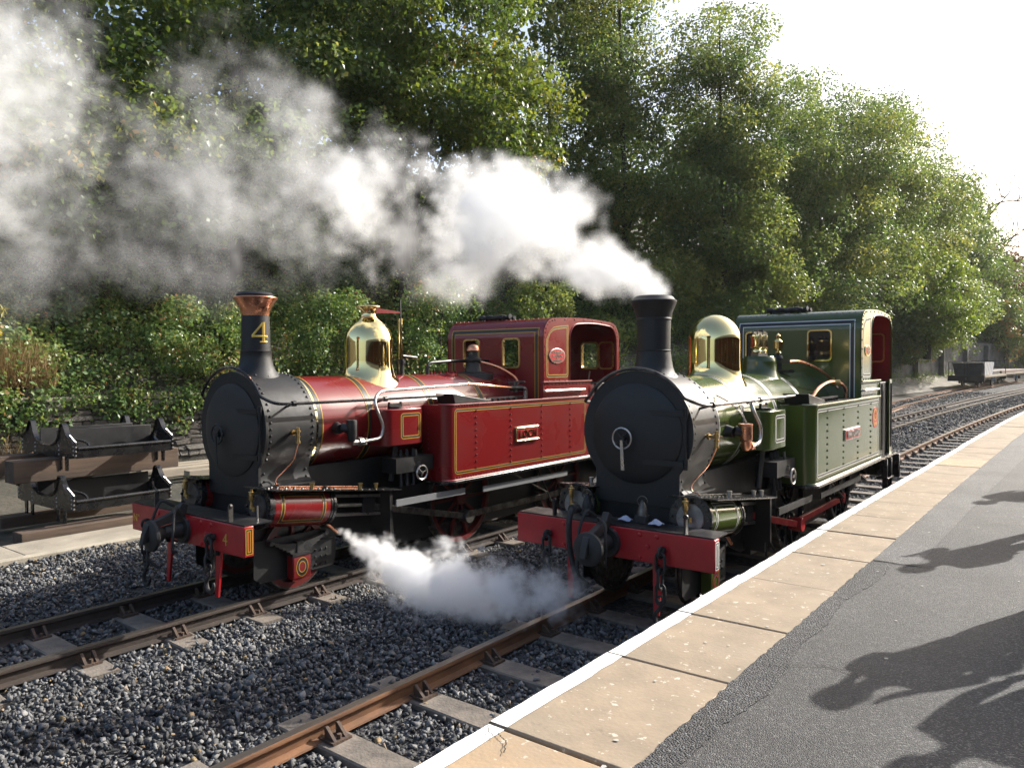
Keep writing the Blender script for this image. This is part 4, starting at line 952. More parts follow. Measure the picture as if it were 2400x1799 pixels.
        L = lambda i: [(s * .9025, y_, z_) for y_, z_ in ([(a0 + i, b0 + .05), (a0 + i + .012, b0 + i + .01), (a0 + .05, b0 + i), (a1 - .05, b0 + i), (a1 - i - .012, b0 + i + .01), (a1 - i, b0 + .05), (a1 - i, b1 + (.02) - i), (a0 + .32, b1 - i), (a0 + .18, b1 - .02 - i), (a0 + .08 + i * .5, b1 - .09 - i * .5), (a0 + i, b1 - .2)])]
        t_ = MB(); t_.strip(L(0), L(.010)); t_.strip(L(.034), L(.044)); t_.build('lining', th, ssd, smooth=False, recalc=False); t_ = MB(); t_.strip(L(.010), L(.034)); t_.build('lining_band', B, ssd, smooth=False, recalc=False)
        # builder's plate
        py, pz, pr_, ph = c['plate']
        bp_ = MB().prism([(py + pr_ * math.cos(2 * PI * i / 32), pz + ph * math.sin(2 * PI * i / 32)) for i in range(32)], 'x', s * .90, s * .914).build('builders_plate', M['steel'] if red else M['brass'], ssd, bevel=.003)
        MB().prism([(py + (pr_ - .018) * math.cos(2 * PI * i / 32), pz + (ph - .016) * math.sin(2 * PI * i / 32)) for i in range(32)], 'x', s * .9143, s * .9155).build('plate_field', M['platebg'], bp_)
        for txt, dz, sz in (('BEYER PEACOCK', .052, .032), ('& CO', .022, .026), ('GORTON FOUNDRY', -.004, .026), (c['date'], -.034, .028), ('MANCHESTER', -.062, .028)):
            text(txt, sz * (1.0 if red else .8), M['steel'], bp_, lambda u, v, w_, s=s, dz=dz: (s * (.9155 + w_), py + s * u * 1.0, pz + dz * (1 if red else .75) + v), 'lettering', .002, bold=.001)
        # lower cab panel above the tank, rail, doorway, rear post
        pe = y1 + (.02 if red else .0)
        lp = MB().box(s * .872, s * .905, cf - .02, pe, 1.812, 2.03).build('cab_panel', PM, cab, bevel=.004)
        rv = MB(); n = int((pe - cf) / .085)
        for k in range(n): rv.rivet((s * .905, cf + .03 + (pe - cf - .06) * k / (n - 1), 2.005), (s, 0, 0), .013); rv.rivet((s * .905, cf + .03 + (pe - cf - .06) * k / (n - 1), 1.84), (s, 0, 0), .011)
        rv.build('rivets', PM, lp, kind='stuff')
        MB().tube([(s * .89, cf - .03, 2.035), (s * .915, cf - .03, 2.04), (s * .915, pe + .02, 2.04)], .014, 6).build('panel_beading', PM, lp)
        gr_ = MB(); gr_.tube([(s * .945, cf - .03, 1.915), (s * .945, pe - .22, 1.915)], .017, 8); [gr_.cyl((s * .905, y_, 1.915), (s * .95, y_, 1.915), .02, n=8) for y_ in (cf, (cf + pe - .22) / 2, pe - .25)]; gr_.build('grab_rail', M['steel'], lp)
        MB().box(s * .80, s * .82, y1, cr - .16, .893, 1.98).build('cab_door', PM if not red else M['red'], cab)
        po = MB(); po.box(s * .872, s * .905, cr - .17, cr, .893, 2.035); poo = po.build('cab_post', PM, cab, bevel=.004)
        ph_ = MB(); ph_.tube([(s * .93, cr - .20, 1.0), (s * .93, cr - .20, 1.98)], .014, 8); ph_.tube([(s * .93, y1 + .06, 1.0), (s * .93, y1 + .06, 1.98)], .014, 8); ph_.build('door_handrail', M['steel'] if red else M['dsteel'], cab)
        stp = MB(); stp.box(s * .93, s * 1.0, 6.42, 6.46, .30, .86); stp.box(s * .93, s * 1.0, 6.72, 6.76, .30, .86); stp.box(s * .80, s * 1.02, 6.40, 6.78, .30, .325); stp.box(s * .84, s * 1.02, 6.40, 6.78, .56, .585); stp.build('cab_step', M['gloss'], root, bevel=.004)
    rs = pane_sheet('cab_rear', cr - .014, .893, zw, [(-.80, -.52, 2.26, 2.66), (-.44, -.16, 2.26, 2.66), (.21, .51, zt - .72, zt - .31), (.55, .80, zt - .72, zt - .31)] if red else [(-.78, -.45, 2.32, 2.74), (.50, .78, 2.32, 2.74)], PM, .014, M['brassd'], cab)
    ri = pane_sheet('cab_rear_inner', cr - .022, 2.02, zw + .04, [(-.80, -.52, 2.26, 2.66), (-.44, -.16, 2.26, 2.66), (.21, .51, zt - .72, zt - .31), (.55, .80, zt - .72, zt - .31)] if red else [(-.78, -.45, 2.32, 2.74), (.50, .78, 2.32, 2.74)], M['interior'] if not red else M['red'], .006, M['brassd'], cab, frame=True)
    if red: MB().box(.55, .80, cr - .010, cr - .005, zt - .72, zt - .31).build('window_shutter', M['red'], rs)
    else:
        for x0 in (-.78, .50): MB().box(x0, x0 + (.33 if x0 < 0 else .28), cr - .012, cr - .006, 2.32, 2.74).build('window_shutter', M['interior'], rs)
    MB().box(-.86, .86, cr - .60, cr - .03, .893, 2.0).build('coal_bunker', M['iron'], cab, bevel=.01)
    ins = MB(); ins.cyl((0, cf + .02, ZC), (0, cf + .35, ZC), .46, n=32); ins.box(-.86, .86, cf + .3, cr - .1, .87, .892)
    for k in range(7): ins.cyl((-.35 + .12 * k, cf + .36, 1.55 + .07 * (k % 3)), (-.35 + .12 * k, cf + .48, 1.55 + .07 * (k % 3)), .03, n=8)
    for k in range(5): ins.tube(cat([(.1 + .15 * k, cf + .40, 1.85), (.12 + .15 * k, cf + .52, 2.04 + .03 * (k % 2)), (.2 + .15 * k, cf + .62, 2.05), (.22 + .15 * k, cf + .7, 1.8)], 5), .016, 7)
    ins.build('backhead', B, cab)
    q = MB(); [q.torus((.2 + .25 * k, cf + .62, 2.0 + .04 * k), (.3, 1, 0), .055, .009, 18, 6) for k in range(3)]; q.cyl((.62, cr - .5, 1.95), (.66, cr - .5, 2.18), .012, n=8); q.build('control_wheel', M['steel'], cab)
    # fire irons / rolled sheet on the roof
    for k, (xa, xb, yy, dx) in enumerate(((-.50, .10, cf + .28, .0), (-.25, .42, cr - .42, .0))):
        rl = MB(); n = 9; pts = [(xa + (xb - xa) * i / n, yy + .02 * math.sin(i * 1.7 + k), zt + .045 + .008 * math.sin(i * 2.3)) for i in range(n + 1)]
        rl.tube(pts, [.036 + .010 * math.sin(i * 2.9 + k) for i in range(n + 1)], 10); pts2 = [(p[0] + .03, p[1] + .06, p[2] - .012) for p in pts]; rl.tube(pts2, [.030 + .008 * math.sin(i * 2.1 + k) for i in range(n + 1)], 10)
        rl.box(xa + .1, xa + .14, yy - .04, yy + .1, zt + .005, zt + .035); rl.box(xb - .14, xb - .1, yy - .04, yy + .1, zt + .005, zt + .035)
        rl.build('canvas_roll', M['canvas'], cab)
    rv = MB()
    for k in range(22):
        x = -.86 + 1.72 * k / 21; rv.rivet((x, cf + .15, zt - .01), (0, -.2, 1), .012)
        rv.rivet((x, cr - .12, zt - .005), (0, .2, 1), .012)
    for k in range(18): rv.rivet((.875, cf + .25 + (cr - cf - .5) * k / 17, zt + .03 * math.sin(PI * (k + .5) / 18)), (0, 0, 1), .012)
    rv.build('roof_rivets', PM, cab, kind='stuff')
    # ---------------------------------------------------------------- cylinders and motion
    for s in (1, -1):
        ca = Vector((s * .60, .46, .905)); ce = Vector((s * .60, 1.19, .815)); d = (ce - ca).normalized(); u = Vector((0, -d.z, d.y)); xx = Vector((s, 0, 0)); L = (ce - ca).length
        def on(t, h, r): return tuple(ca + d * h + xx * r * math.cos(t) + u * r * math.sin(t))
        cl = MB(); n = 36
        for h, r in ((0, .19), (L, .19)): cl.v += [on(2 * PI * i / n, h, r) for i in range(n)]
        cl.f = [(i, (i + 1) % n, n + (i + 1) % n, n + i) for i in range(n)] + [tuple(range(n)), tuple(range(n, 2 * n))]
        cyo = cl.build('cylinder', PM, root)
        rg = MB(); MB().cyl(ca - d * .035, ca - d * .0005, .205, n=32).cyl(ca - d * .0, ca + d * .028, .197, n=32).build('cylinder_cover', M['gloss'], cyo); MB().cyl(ce - d * .028, ce, .197, n=32).cyl(ce + d * .0005, ce + d * .03, .205, n=32).build('cylinder_cover', M['gloss'], cyo)
        for i in range(12):
            t = 2 * PI * i / 12; p = ca - d * .035 + xx * .178 * math.cos(t) + u * .178 * math.sin(t); rg.cyl(p, p - d * .02, .014, n=6)
        rg.build('cover_bolts', M['gloss'], cyo, kind='stuff')
        dc = MB(); dc.cyl(ca - d * .048, ca - d * .0355, .128, .132, n=32); dc.build('cover_disc', M['disc'] if not red else M['dsteel'], cyo)
        bt_ = MB(); tt = MB()
        fnc = lambda a, b, l, ca=ca, d=d, u=u, xx=xx: tuple(ca + d * a + xx * (.19 + l) * math.cos(b) + u * (.19 + l) * math.sin(b))
        k = 8
        def cring(mb_, i0, i1):
            A = rr_loop(.10 + i0, L - .10 - i0, R_(-46) + i0 / .19, R_(50) - i0 / .19, .02, 5); Bq = rr_loop(.10 + i1, L - .10 - i1, R_(-46) + i1 / .19, R_(50) - i1 / .19, .02, 5)
            def dens(Lp):
                o_ = []
                for i in range(len(Lp)):
                    a_, b_ = Lp[i], Lp[(i + 1) % len(Lp)]
                    for j in range(6): o_.append((a_[0] + (b_[0] - a_[0]) * j / 6, a_[1] + (b_[1] - a_[1]) * j / 6))
                return o_
            mb_.strip([fnc(a, b, .003) for a, b in dens(A)], [fnc(a, b, .003) for a, b in dens(Bq)])
        cring(tt, 0, .008); cring(bt_, .008, .032); cring(tt, .032, .040)
        tt.build('lining', th, cyo, recalc=False); bt_.build('lining_band', B, cyo, recalc=False)
        rv = MB()
        for a in (.16, L - .16):
            for b in (R_(58), R_(40)): rv.rivet(fnc(a, b, 0), Vector(fnc(a, b, .1)) - Vector(fnc(a, b, 0)), .010)
        rv.build('rivets', B, cyo, kind='stuff')
        # relief valve cup on the front cover
        ox = ca - d * .06 + Vector((-s * .0 - .02, -.03, .03)); lub = MB()
        lub.lathe([(.0, .115), (.014, .11), (.012, .095), (.030, .09), (.032, .085), (.028, .08), (.028, .02), (.022, .0), (.014, -.005), (.014, -.04), (.022, -.045), (.022, -.075), (.012, -.08), (0, -.082)], tuple(ox + Vector((0, 0, .04))), 'z', 16)
        lub.cyl(ox + Vector((0, 0, -.02)), ox + Vector((0, .06, -.03)), .012, n=8); lub.cyl(ox + Vector((0, 0, -.02)), ox + Vector((.05, -.01, -.035)), .013, n=8); lub.cyl(ox + Vector((.045, -.01, -.015)), ox + Vector((.045, -.01, -.055)), .017, n=8)
        lub.build('oil_cup', M['brassd'], cyo)
        # sloping cover plate over the cylinder
        zA = 1.10; sl_ = -.126
        cpz = lambda yy: zA + sl_ * (yy - .43)
        pl_ = MB(); P8 = [(.40, .40), (.50, .385), (.70, .42), (.84, .46), (.84, 1.95), (.80, 2.15), (.40, 2.15)]
        nP = len(P8); pl_.v = [(s * a, b, cpz(b) - .012) for a, b in P8] + [(s * a, b, cpz(b)) for a, b in P8]
        pl_.f = [tuple(range(nP)), tuple(range(nP, 2 * nP))] + [(i, (i + 1) % nP, nP + (i + 1) % nP, nP + i) for i in range(nP)]
        plo = pl_.build('running_plate', M['gloss'], root, smooth=False)
        rv = MB()
        for k in range(9): rv.rivet((s * .66, .5 + .1 * k, cpz(.5 + .1 * k)), (0, 0, 1), .014, .9); rv.rivet((s * .54, .62 + .07 * k, cpz(.62 + .07 * k)), (0, 0, 1), .011, .9)
        for k in range(14): rv.rivet((s * .81, .55 + .1 * k, cpz(.55 + .1 * k)), (0, 0, 1), .009, .9)
        rv.build('plate_bolts', M['dsteel'], plo, kind='stuff')
        q = MB(); [q.lathe([(.014, 0), (.014, .012), (.020, .015), (.020, .05), (.026, .052), (.026, .064), (0, .066)], (s * .75, yy, cpz(yy)), 'z', 12) for yy in (.95, 1.58, 1.80)]; q.build('plate_oiler', M['steel'] if not red else M['brassd'], plo)
        MB().tube([(s * .56, .70, cpz(.70) + .012), (s * .58, 1.69, cpz(1.69) + .012)], .005, 6).build('oil_pipe', M['copper'] if red else M['dsteel'], plo)
        # motion: piston rod, slide bars, crosshead
        mo = MB(); e2 = ce + d * .75; mo.cyl(ce, e2, .022, n=10)
        for dz in (.10, -.10): mo.bar(ce + u * dz, ce + d * .85 + u * dz, .05, .03)
        mo.build('slide_bar', M['steel'], root)
        xh = MB(); cxh = ce + d * .62; xh.bar(cxh - d * .09, cxh + d * .09, .07, .17); xh.build('crosshead', B, root, bevel=.006)
        mb_ = MB(); mb_.box(s * .46, s * .78, 1.98, 2.02, .42, .88); mb_.box(s * .47, s * .70, 2.05, 2.09, .30, .8); mb_.cyl((s * .70, 2.06, .9), (s * .70, 2.1, .25), .012, n=8); mb_.build('motion_bracket', B, root)
        RDM = M['beamred'] if not red else M['dsteel']
        cro = MB(); cro.bar(cxh + Vector((s * .0, .02, -.02)), (s * .60, 3.47, .345), .05, .075); cro.cyl((s * .56, 3.47, .345), (s * .67, 3.47, .345), .085, n=16); cro.build('connecting_rod', RDM, root, bevel=.006)
        cro = MB(); cro.bar((s * .545, 3.47, .345), (s * .545, 5.72, .345), .04, .08); [cro.cyl((s * .51, yy, .345), (s * .58, yy, .345), .075, n=16) for yy in (3.47, 5.72)]; cro.build('coupling_rod', RDM, root, bevel=.006)
        va = MB(); va.bar((s * .86, 2.0, .752), (s * .86, 3.15, .738), .015, .075); va.bar((s * .86, 3.5, .712), (s * .86, 5.42, .698), .015, .07); va.build('valance_strip', mat('grey_valance', (.17, .175, .18), .5) if red else B, root)
        # leaf spring, axlebox and hornplate of the leading truck
        sp = MB()
        for k in range(6):
            w_ = .335 * (1 - .13 * k); pts = [(s * .57, .905 + w_ * t, .475 - .016 * k + .055 * t * t * (w_ / .335) ** 2) for t in [-1 + 2 * i / 8 for i in range(9)]]
            for a, b in zip(pts, pts[1:]): sp.bar(a, b, .07, .0145)
        sp.box(s * .53, s * .615, .865, .945, .37, .50); sp.cyl((s * .53, .57, .53), (s * .61, .57, .53), .025, n=8); sp.cyl((s * .53, 1.24, .53), (s * .61, 1.24, .53), .025, n=8)
        sp.build('leaf_spring', M['iron'], root)
        hp = MB(); hp.box(s * .528, s * .544, 1.06, 1.38, .15, .45); hpo = hp.build('horn_plate', M['smoke'], root, bevel=.004)
        rv = MB(); [rv.rivet((s * .544, 1.14 + .07 * i, .20 + .075 * j), (s, 0, 0), .017, .85) for i in range(3) for j in range(3)]; rv.build('rivets', M['smoke'], hpo, kind='stuff')
        gp = MB(); gp.prism([(.42, .42), (.42, .20), (.50, .14), (1.36, .14), (1.42, .22), (1.42, .56), (.42, .56)], 'x', s * .516, s * .526); gp.build('truck_plate', M['smoke'], root)
        ab = MB(); ab.box(s * .53, s * .64, .795, 1.01, .125, .365); abo = ab.build('axlebox', PM if red else M['green'], root, bevel=.012)
        MB().box(s * .53, s * .65, .785, 1.02, .365, .39).build('axlebox_lid', B, abo)
        fa = lambda a, b, l, s=s: (s * (.64 + l), a, b)
        q1 = MB(); q2 = MB()
        def er(mb_, r0, r1): mb_.strip([fa(.9025 + r0 * .75 * math.cos(2 * PI * i / 24), .245 + r0 * math.sin(2 * PI * i / 24), .003) for i in range(24)], [fa(.9025 + r1 * .75 * math.cos(2 * PI * i / 24), .245 + r1 * math.sin(2 * PI * i / 24), .003) for i in range(24)])
        er(q1, .098, .090); er(q2, .090, .058); er(q1, .058, .050)
        q1.build('lining', M['yellow'] if red else M['beamred'], abo, recalc=False); q2.build('lining_band', B, abo, recalc=False)
        # leading and driving wheels
        for yy, r, spk in ((.905, .38, 8), (3.47, .572, 10), (5.72, .572, 10)):
            wv = MB(); wv.lathe([(r - .07, -.045), (r - .005, -.05), (r, -.04), (r - .004, .05), (r - .07, .05), (r - .07, -.045)], (s * .467, yy, r), 'x', 40); wo = wv.build('wheel', M['dullred'] if red else M['gloss'], root)
            sp_ = MB(); sp_.cyl((s * .42, yy, r), (s * .53, yy, r), .09, n=18)
            for k in range(spk):
                t = 2 * PI * k / spk; sp_.bar((s * .467, yy + .06 * math.cos(t), r + .06 * math.sin(t)), (s * .467, yy + (r - .06) * math.cos(t), r + (r - .06) * math.sin(t)), .035, .05, (1, 0, 0))
            sp_.build('spoke', M['dullred'] if red else M['gloss'], wo)
            ty = MB(); ty.lathe([(r - .012, -.052), (r + .0, -.052), (r - .001, .055), (r - .014, .055), (r - .012, -.052)], (s * .467, yy, r), 'x', 40); ty.cyl((s * .435, yy, r), (s * .42, yy, r), r + .028, n=40); ty.build('tyre', M['dsteel'], wo)
    MB().cyl((-.45, .905, .38), (.45, .905, .38), .05, n=12).build('axle', B, root); [MB().cyl((-.45, yy, .572), (.45, yy, .572), .065, n=12).build('axle', B, root) for yy in (3.47, 5.72)]
    MB().box(-.42, .42, 2.4, 5.4, .16, .60).build('ashpan', B, root)
    dc = MB()
    for s in (1, -1): dc.tube(cat([(s * .60, 1.15, .63), (s * .60, 1.22, .62), (s * .60, 1.28, .59), (s * .60, 1.385, .50)], 5), .016, 8)
    dc.build('drain_cock_pipe', M['copper'], root)
    bd = MB(); [bd.cyl((s * .62, 5.0, .8), (s * .66, 5.3, .28), .016, n=8) for s in (-1, 1)]; [bd.cyl((s * .72, 4.2, .85), (s * .72, 5.1, .45), .012, n=6) for s in (-1, 1)]; bd.cyl((-.7, 5.1, .45), (.7, 5.1, .45), .02, n=8); bd.build('brake_rigging', B, root)
    if red:
        fbm = lambda u, v, w_: (.72 + u, -.0 - w_, .69 + v)
        text('4', .155, M['gold'], bm_, fbm, 'numeral', .002); text('N', .11, M['gold'], bm_, lambda u, v, w_: (-.945 + u, -w_, .70 + v), 'numeral', .002); text('o', .055, M['gold'], bm_, lambda u, v, w_: (-.875 + u, -w_, .735 + v), 'numeral', .002)
        rl2 = MB(); rl2.tube(fillet([(.93, .2, .86), (.93, .2, 1.0)], .01), .008, 6); rl2.build('lamp_iron', M['steel'], root)
    return root

M['pane'] = mat('dark_window_glass', (.02, .014, .014), 0.06, spec=.6)
RED = loco(dict(name='steam_locomotive', red=True, paint=M['red'], thin=M['yellow'], x=-3.55, y=3.85,
    label='red tank engine with copper capped chimney numbered 4 and brass bottle dome', t0=2.77, t1=5.98, cf=4.78, o0=5.43, o1=6.79, cr=6.88, zt=2.945,
    l0=2.90, l1=5.84, cols=(3.30, 4.0, 4.70, 5.415), np=(4.10, 4.587, 1.267, 1.45), text='LOCH', tsize=.135, wins=[(-.562, -.275, 2.25, 2.65), (.185, .472, 2.25, 2.65)],
    plate=(5.102, 2.407, .205, .108), date='1874'))
GRN = loco(dict(name='steam_locomotive', red=False, paint=M['green'], thin=M['white'], x=0.0, y=5.856,
    label='green tank engine at the platform with plain black chimney puffing white smoke', t0=3.0, t1=6.30, cf=5.26, o0=5.83, o1=7.14, cr=7.19, zt=3.03,
    l0=3.125, l1=6.225, cols=(3.545, 4.272, 5.0, 5.716), np=(4.295, 5.04, 1.30, 1.445), text='MAITLAND', tsize=.112, wins=[(-.70, -.40, 2.33, 2.745), (.195, .50, 2.33, 2.745)],
    plate=(5.575, 2.463, .15, .08), date='1905'))

finish_loco(RED); finish_loco(GRN)

def oil_can(loc, label, m):
    r = empty('oil_can', loc); tag(r, label, 'oil can')
    MB().box(-.055, .055, -.05, .05, 0, .07).build('base', M['iron'], r, bevel=.006)
    MB().lathe([(.05, .07), (.048, .09), (.030, .16), (.018, .185), (.012, .20), (0, .20)], (0, 0, 0), 'z', 18).build('body', m, r)
    MB().tube(cat([(-.03, 0, .15), (-.055, 0, .19), (-.02, 0, .235), (.03, 0, .23), (.05, 0, .19)], 5), .005, 6).build('handle', M['dsteel'], r)
    MB().tube([(.01, 0, .19), (.05, -.03, .23)], [.007, .004], 6).build('spout', M['dsteel'], r)
oil_can((.235, 5.856 + .22, .859), 'small shiny conical oil can on the green buffer beam under the smokebox', M['dsteel'])
oil_can((-.36, 5.856 + .24, .859), 'dark conical oil can on the green buffer beam beside the brake hose', M['iron'])
M['rag'] = mat('pale_rag', (.42, .46, .58), .9, col2=(.32, .36, .48), vscale=20, bump=.006, bscale=40)
for k, (x, lab) in enumerate(((.09, 'pale blue rag on the green buffer beam, left of the shiny oil can'), (.40, 'pale blue rag on the green buffer beam, right of the shiny oil can'))):
    mb = MB(); n = 7; V = []; F = []
    for i in range(n):
        for j in range(n): V.append((-.06 + .02 * i, -.04 + .015 * j, .012 + .045 * math.exp(-((i - 3) ** 2 + (j - 3) ** 2) / 5) + random.uniform(0, .012)))
    for i in range(n - 1):
        for j in range(n - 1): F.append((i * n + j, i * n + j + 1, (i + 1) * n + j + 1, (i + 1) * n + j))
    mb.v = V; mb.f = F; o = mb.build('rag', M['rag'], None, recalc=False); o.location = (x, 5.856 + .16, .858); tag(o, lab, 'rag')
# ================================================================== BOGIE FRAMES, BAULKS, WAGONS
def bogie(loc, label):
    """outside-framed bogie lying across the view: side plates run along X, headstocks along Y."""
    r = empty('bogie_frame', loc, R_(random.uniform(-1, 1))); tag(r, label, 'bogie frame', 'bare bogie frames stacked beside the track')
    Lh = .95; WD = .70
    half = [(p[0], p[2]) for p in cat([(Lh, 0, .40), (.90, 0, .43), (.80, 0, .47), (.70, 0, .53), (.62, 0, .64), (.56, 0, .67), (.50, 0, .64), (.44, 0, .50), (.34, 0, .40), (.15, 0, .34), (0, 0, .33)], 3)]
    top = half + [(-x, z) for x, z in half[::-1][1:]]
    prof = top + [(-Lh, .20), (-.80, .18), (-.70, .18), (-.69, 0), (-.62, 0), (-.61, .20), (-.49, .20), (-.48, 0), (-.41, 0), (-.40, .17), (.40, .17), (.41, 0), (.48, 0), (.49, .20), (.61, .20), (.62, 0), (.69, 0), (.70, .18), (.80, .18), (Lh, .20)]
    for s in (1, -1):
        sp = MB().prism([(a, b) for a, b in prof], 'y', s * WD - .012, s * WD + .012).build('side_plate', M['gloss'], r, bevel=.004)
        fl = MB(); fl.v = [(a, s * WD + w_, b + .006) for a, b in top for w_ in (-.035, .035)]; fl.f = [(2 * i, 2 * i + 1, 2 * i + 3, 2 * i + 2) for i in range(len(top) - 1)]
        fl.v += [(a, s * WD + w_, b - .010) for a, b in top for w_ in (-.035, .035)]; k = 2 * len(top); fl.f += [(k + 2 * i, 2 * i, 2 * i + 2, k + 2 * i + 2) for i in range(len(top) - 1)] + [(2 * i + 1, k + 2 * i + 1, k + 2 * i + 3, 2 * i + 3) for i in range(len(top) - 1)] + [(k + 2 * i + 1, k + 2 * i, k + 2 * i + 2, k + 2 * i + 3) for i in range(len(top) - 1)]
        fl.build('top_flange', M['gloss'], sp, recalc=False)
        rv = MB()
        for e in (-1, 1):
            for k in range(3): rv.rivet((e * .90, s * (WD + .012), .24 + .06 * k), (0, s, 0), .014); rv.rivet((e * (Lh + .0), s * WD, .23 + .06 * k), (e, 0, 0), .016); rv.rivet((e * .42, s * (WD + .012), .22 + .06 * k), (0, s, 0), .014)
            for k in range(6): rv.rivet((e * (.93 - .035 * k), s * WD, .425 + .016 * k), (0, 0, 1), .016)
        rv.build('rivets', M['steel'], sp, kind='stuff')
        for e in (-1, 1): MB().box(e * .55 - .025, e * .55 + .025, s * WD + .013, s * WD + .05, .20, .42).build('horn_guide', M['iron'], sp)
    for e in (-1, 1):
        MB().box(e * .93 - .014, e * .93 + .014, -WD + .014, WD - .014, .19, .33).build('headstock', M['gloss'], r, bevel=.004)
        MB().tube([(e * .945, -WD + .03, .335), (e * .945, WD - .03, .335)], .022, 8).build('headstock_angle', M['gloss'], r)
        MB().box(e * .30 - .012, e * .30 + .012, -WD + .014, WD - .014, .16, .56).build('transom', M['smoke'], r, bevel=.004)
        for yy in (-.5, .5): MB().tube(cat([(e * .92, yy, .33), (e * .80, yy, .40), (e * .55, yy * 1.3, .47)], 4), .02, 7).build('tie_bar', M['gloss'], r)
    MB().box(-.285, .285, -.2, .2, .18, .28).build('bolster', M['gloss'], r, bevel=.006)
    MB().cyl((0, 0, .28), (0, 0, .325), .16, n=20).build('centre_casting', M['iron'], r)
    return r
bogie((-8.78, 5.30, .06), 'lower bare black bogie frame of the stack, under the thick baulk')
bogie((-8.80, 5.36, .80), 'upper bare black bogie frame of the stack, on top of the thick baulk')
def baulk(x0, x1, y0, y1, z0, z1, label, m='timber', rz=0.0):
    cx, cy_, cz = (x0 + x1) / 2, (y0 + y1) / 2, z0
    o = MB().box(x0 - cx, x1 - cx, y0 - cy_, y1 - cy_, 0, z1 - z0).build('timber_baulk', M[m], None, bevel=.012); o.location = (cx, cy_, cz); o.rotation_euler = (0, 0, rz)
    tag(o, label, 'timber', 'timber baulks under and beside the bogie frames'); return o
baulk(-8.14, -7.84, 3.95, 5.9, -.10, .06, 'brown baulk under the front legs of the lower bogie frame by the walkway', rz=.01)
baulk(-9.55, -9.25, 4.2, 6.3, -.10, .06, 'dark baulk under the back legs of the lower bogie frame', rz=-.01)
baulk(-8.66, -8.34, 4.05, 6.42, .66, .97, 'thick brown baulk between the two stacked bogie frames, nearer the walkway', rz=.0)
baulk(-9.52, -9.20, 4.10, 6.40, .66, .97, 'thick brown baulk between the two stacked bogie frames, nearer the stone wall', rz=.01)
for k, (xa, ya, z) in enumerate(((-13.6, 8.3, -.1), (-13.1, 8.5, -.1), (-12.6, 8.2, -.1), (-12.1, 8.6, -.1), (-11.6, 9.0, -.1))):
    baulk(xa, xa + .24, ya, ya + 3.2, z, z + .14 + .015 * (k % 3), ['pale weathered board lying nearest the stone wall', 'second pale board from the stone wall', 'middle pale board of the row on the ground', 'fourth pale board from the stone wall', 'pale board furthest from the stone wall'][k], 'paletimber', rz=.03 * (k % 3 - 1))
# loose iron pieces behind the bogies
mb = MB(); mb.tube([(-14.3, 4.3, .12), (-14.1, 5.1, .18)], .12, 14); o = mb.build('iron_pipe', M['iron']); tag(o, 'short black iron pipe lying against the stone wall', 'pipe')

M['wagonblack'] = mat('wagon_black', (.018, .018, .019), .6, col2=(.04, .035, .03), vscale=5)
M['skipgrey'] = mat('skip_grey', (.055, .062, .072), .6, col2=(.035, .038, .045), vscale=4)
M['deckwood'] = mat('wagon_deck_boards', (.30, .25, .18), .85, col2=(.24, .2, .15), vscale=6)
M['plank'] = mat('purple_brown_load', (.22, .15, .13), .8, col2=(.14, .1, .09), vscale=5)
def striped(name):
    m, n, l, b = nmat(name); tc = n.new('ShaderNodeTexCoord'); w = n.new('ShaderNodeTexWave'); w.bands_direction = 'Y'; w.inputs['Scale'].default_value = .8; w.inputs['Distortion'].default_value = 1.0; w.inputs['Detail'].default_value = 1
    l.new(tc.outputs['Object'], w.inputs[0]); r = n.new('ShaderNodeValToRGB'); e = r.color_ramp.elements
    e[0].color = (.20, .27, .36, 1); e[1].color = (.62, .60, .56, 1); e[1].position = .55; l.new(w.outputs[0], r.inputs[0]); l.new(r.outputs[0], b.inputs['Base Color']); b.inputs['Roughness'].default_value = .7; return m
M['stripe'] = striped('striped_sheeting')
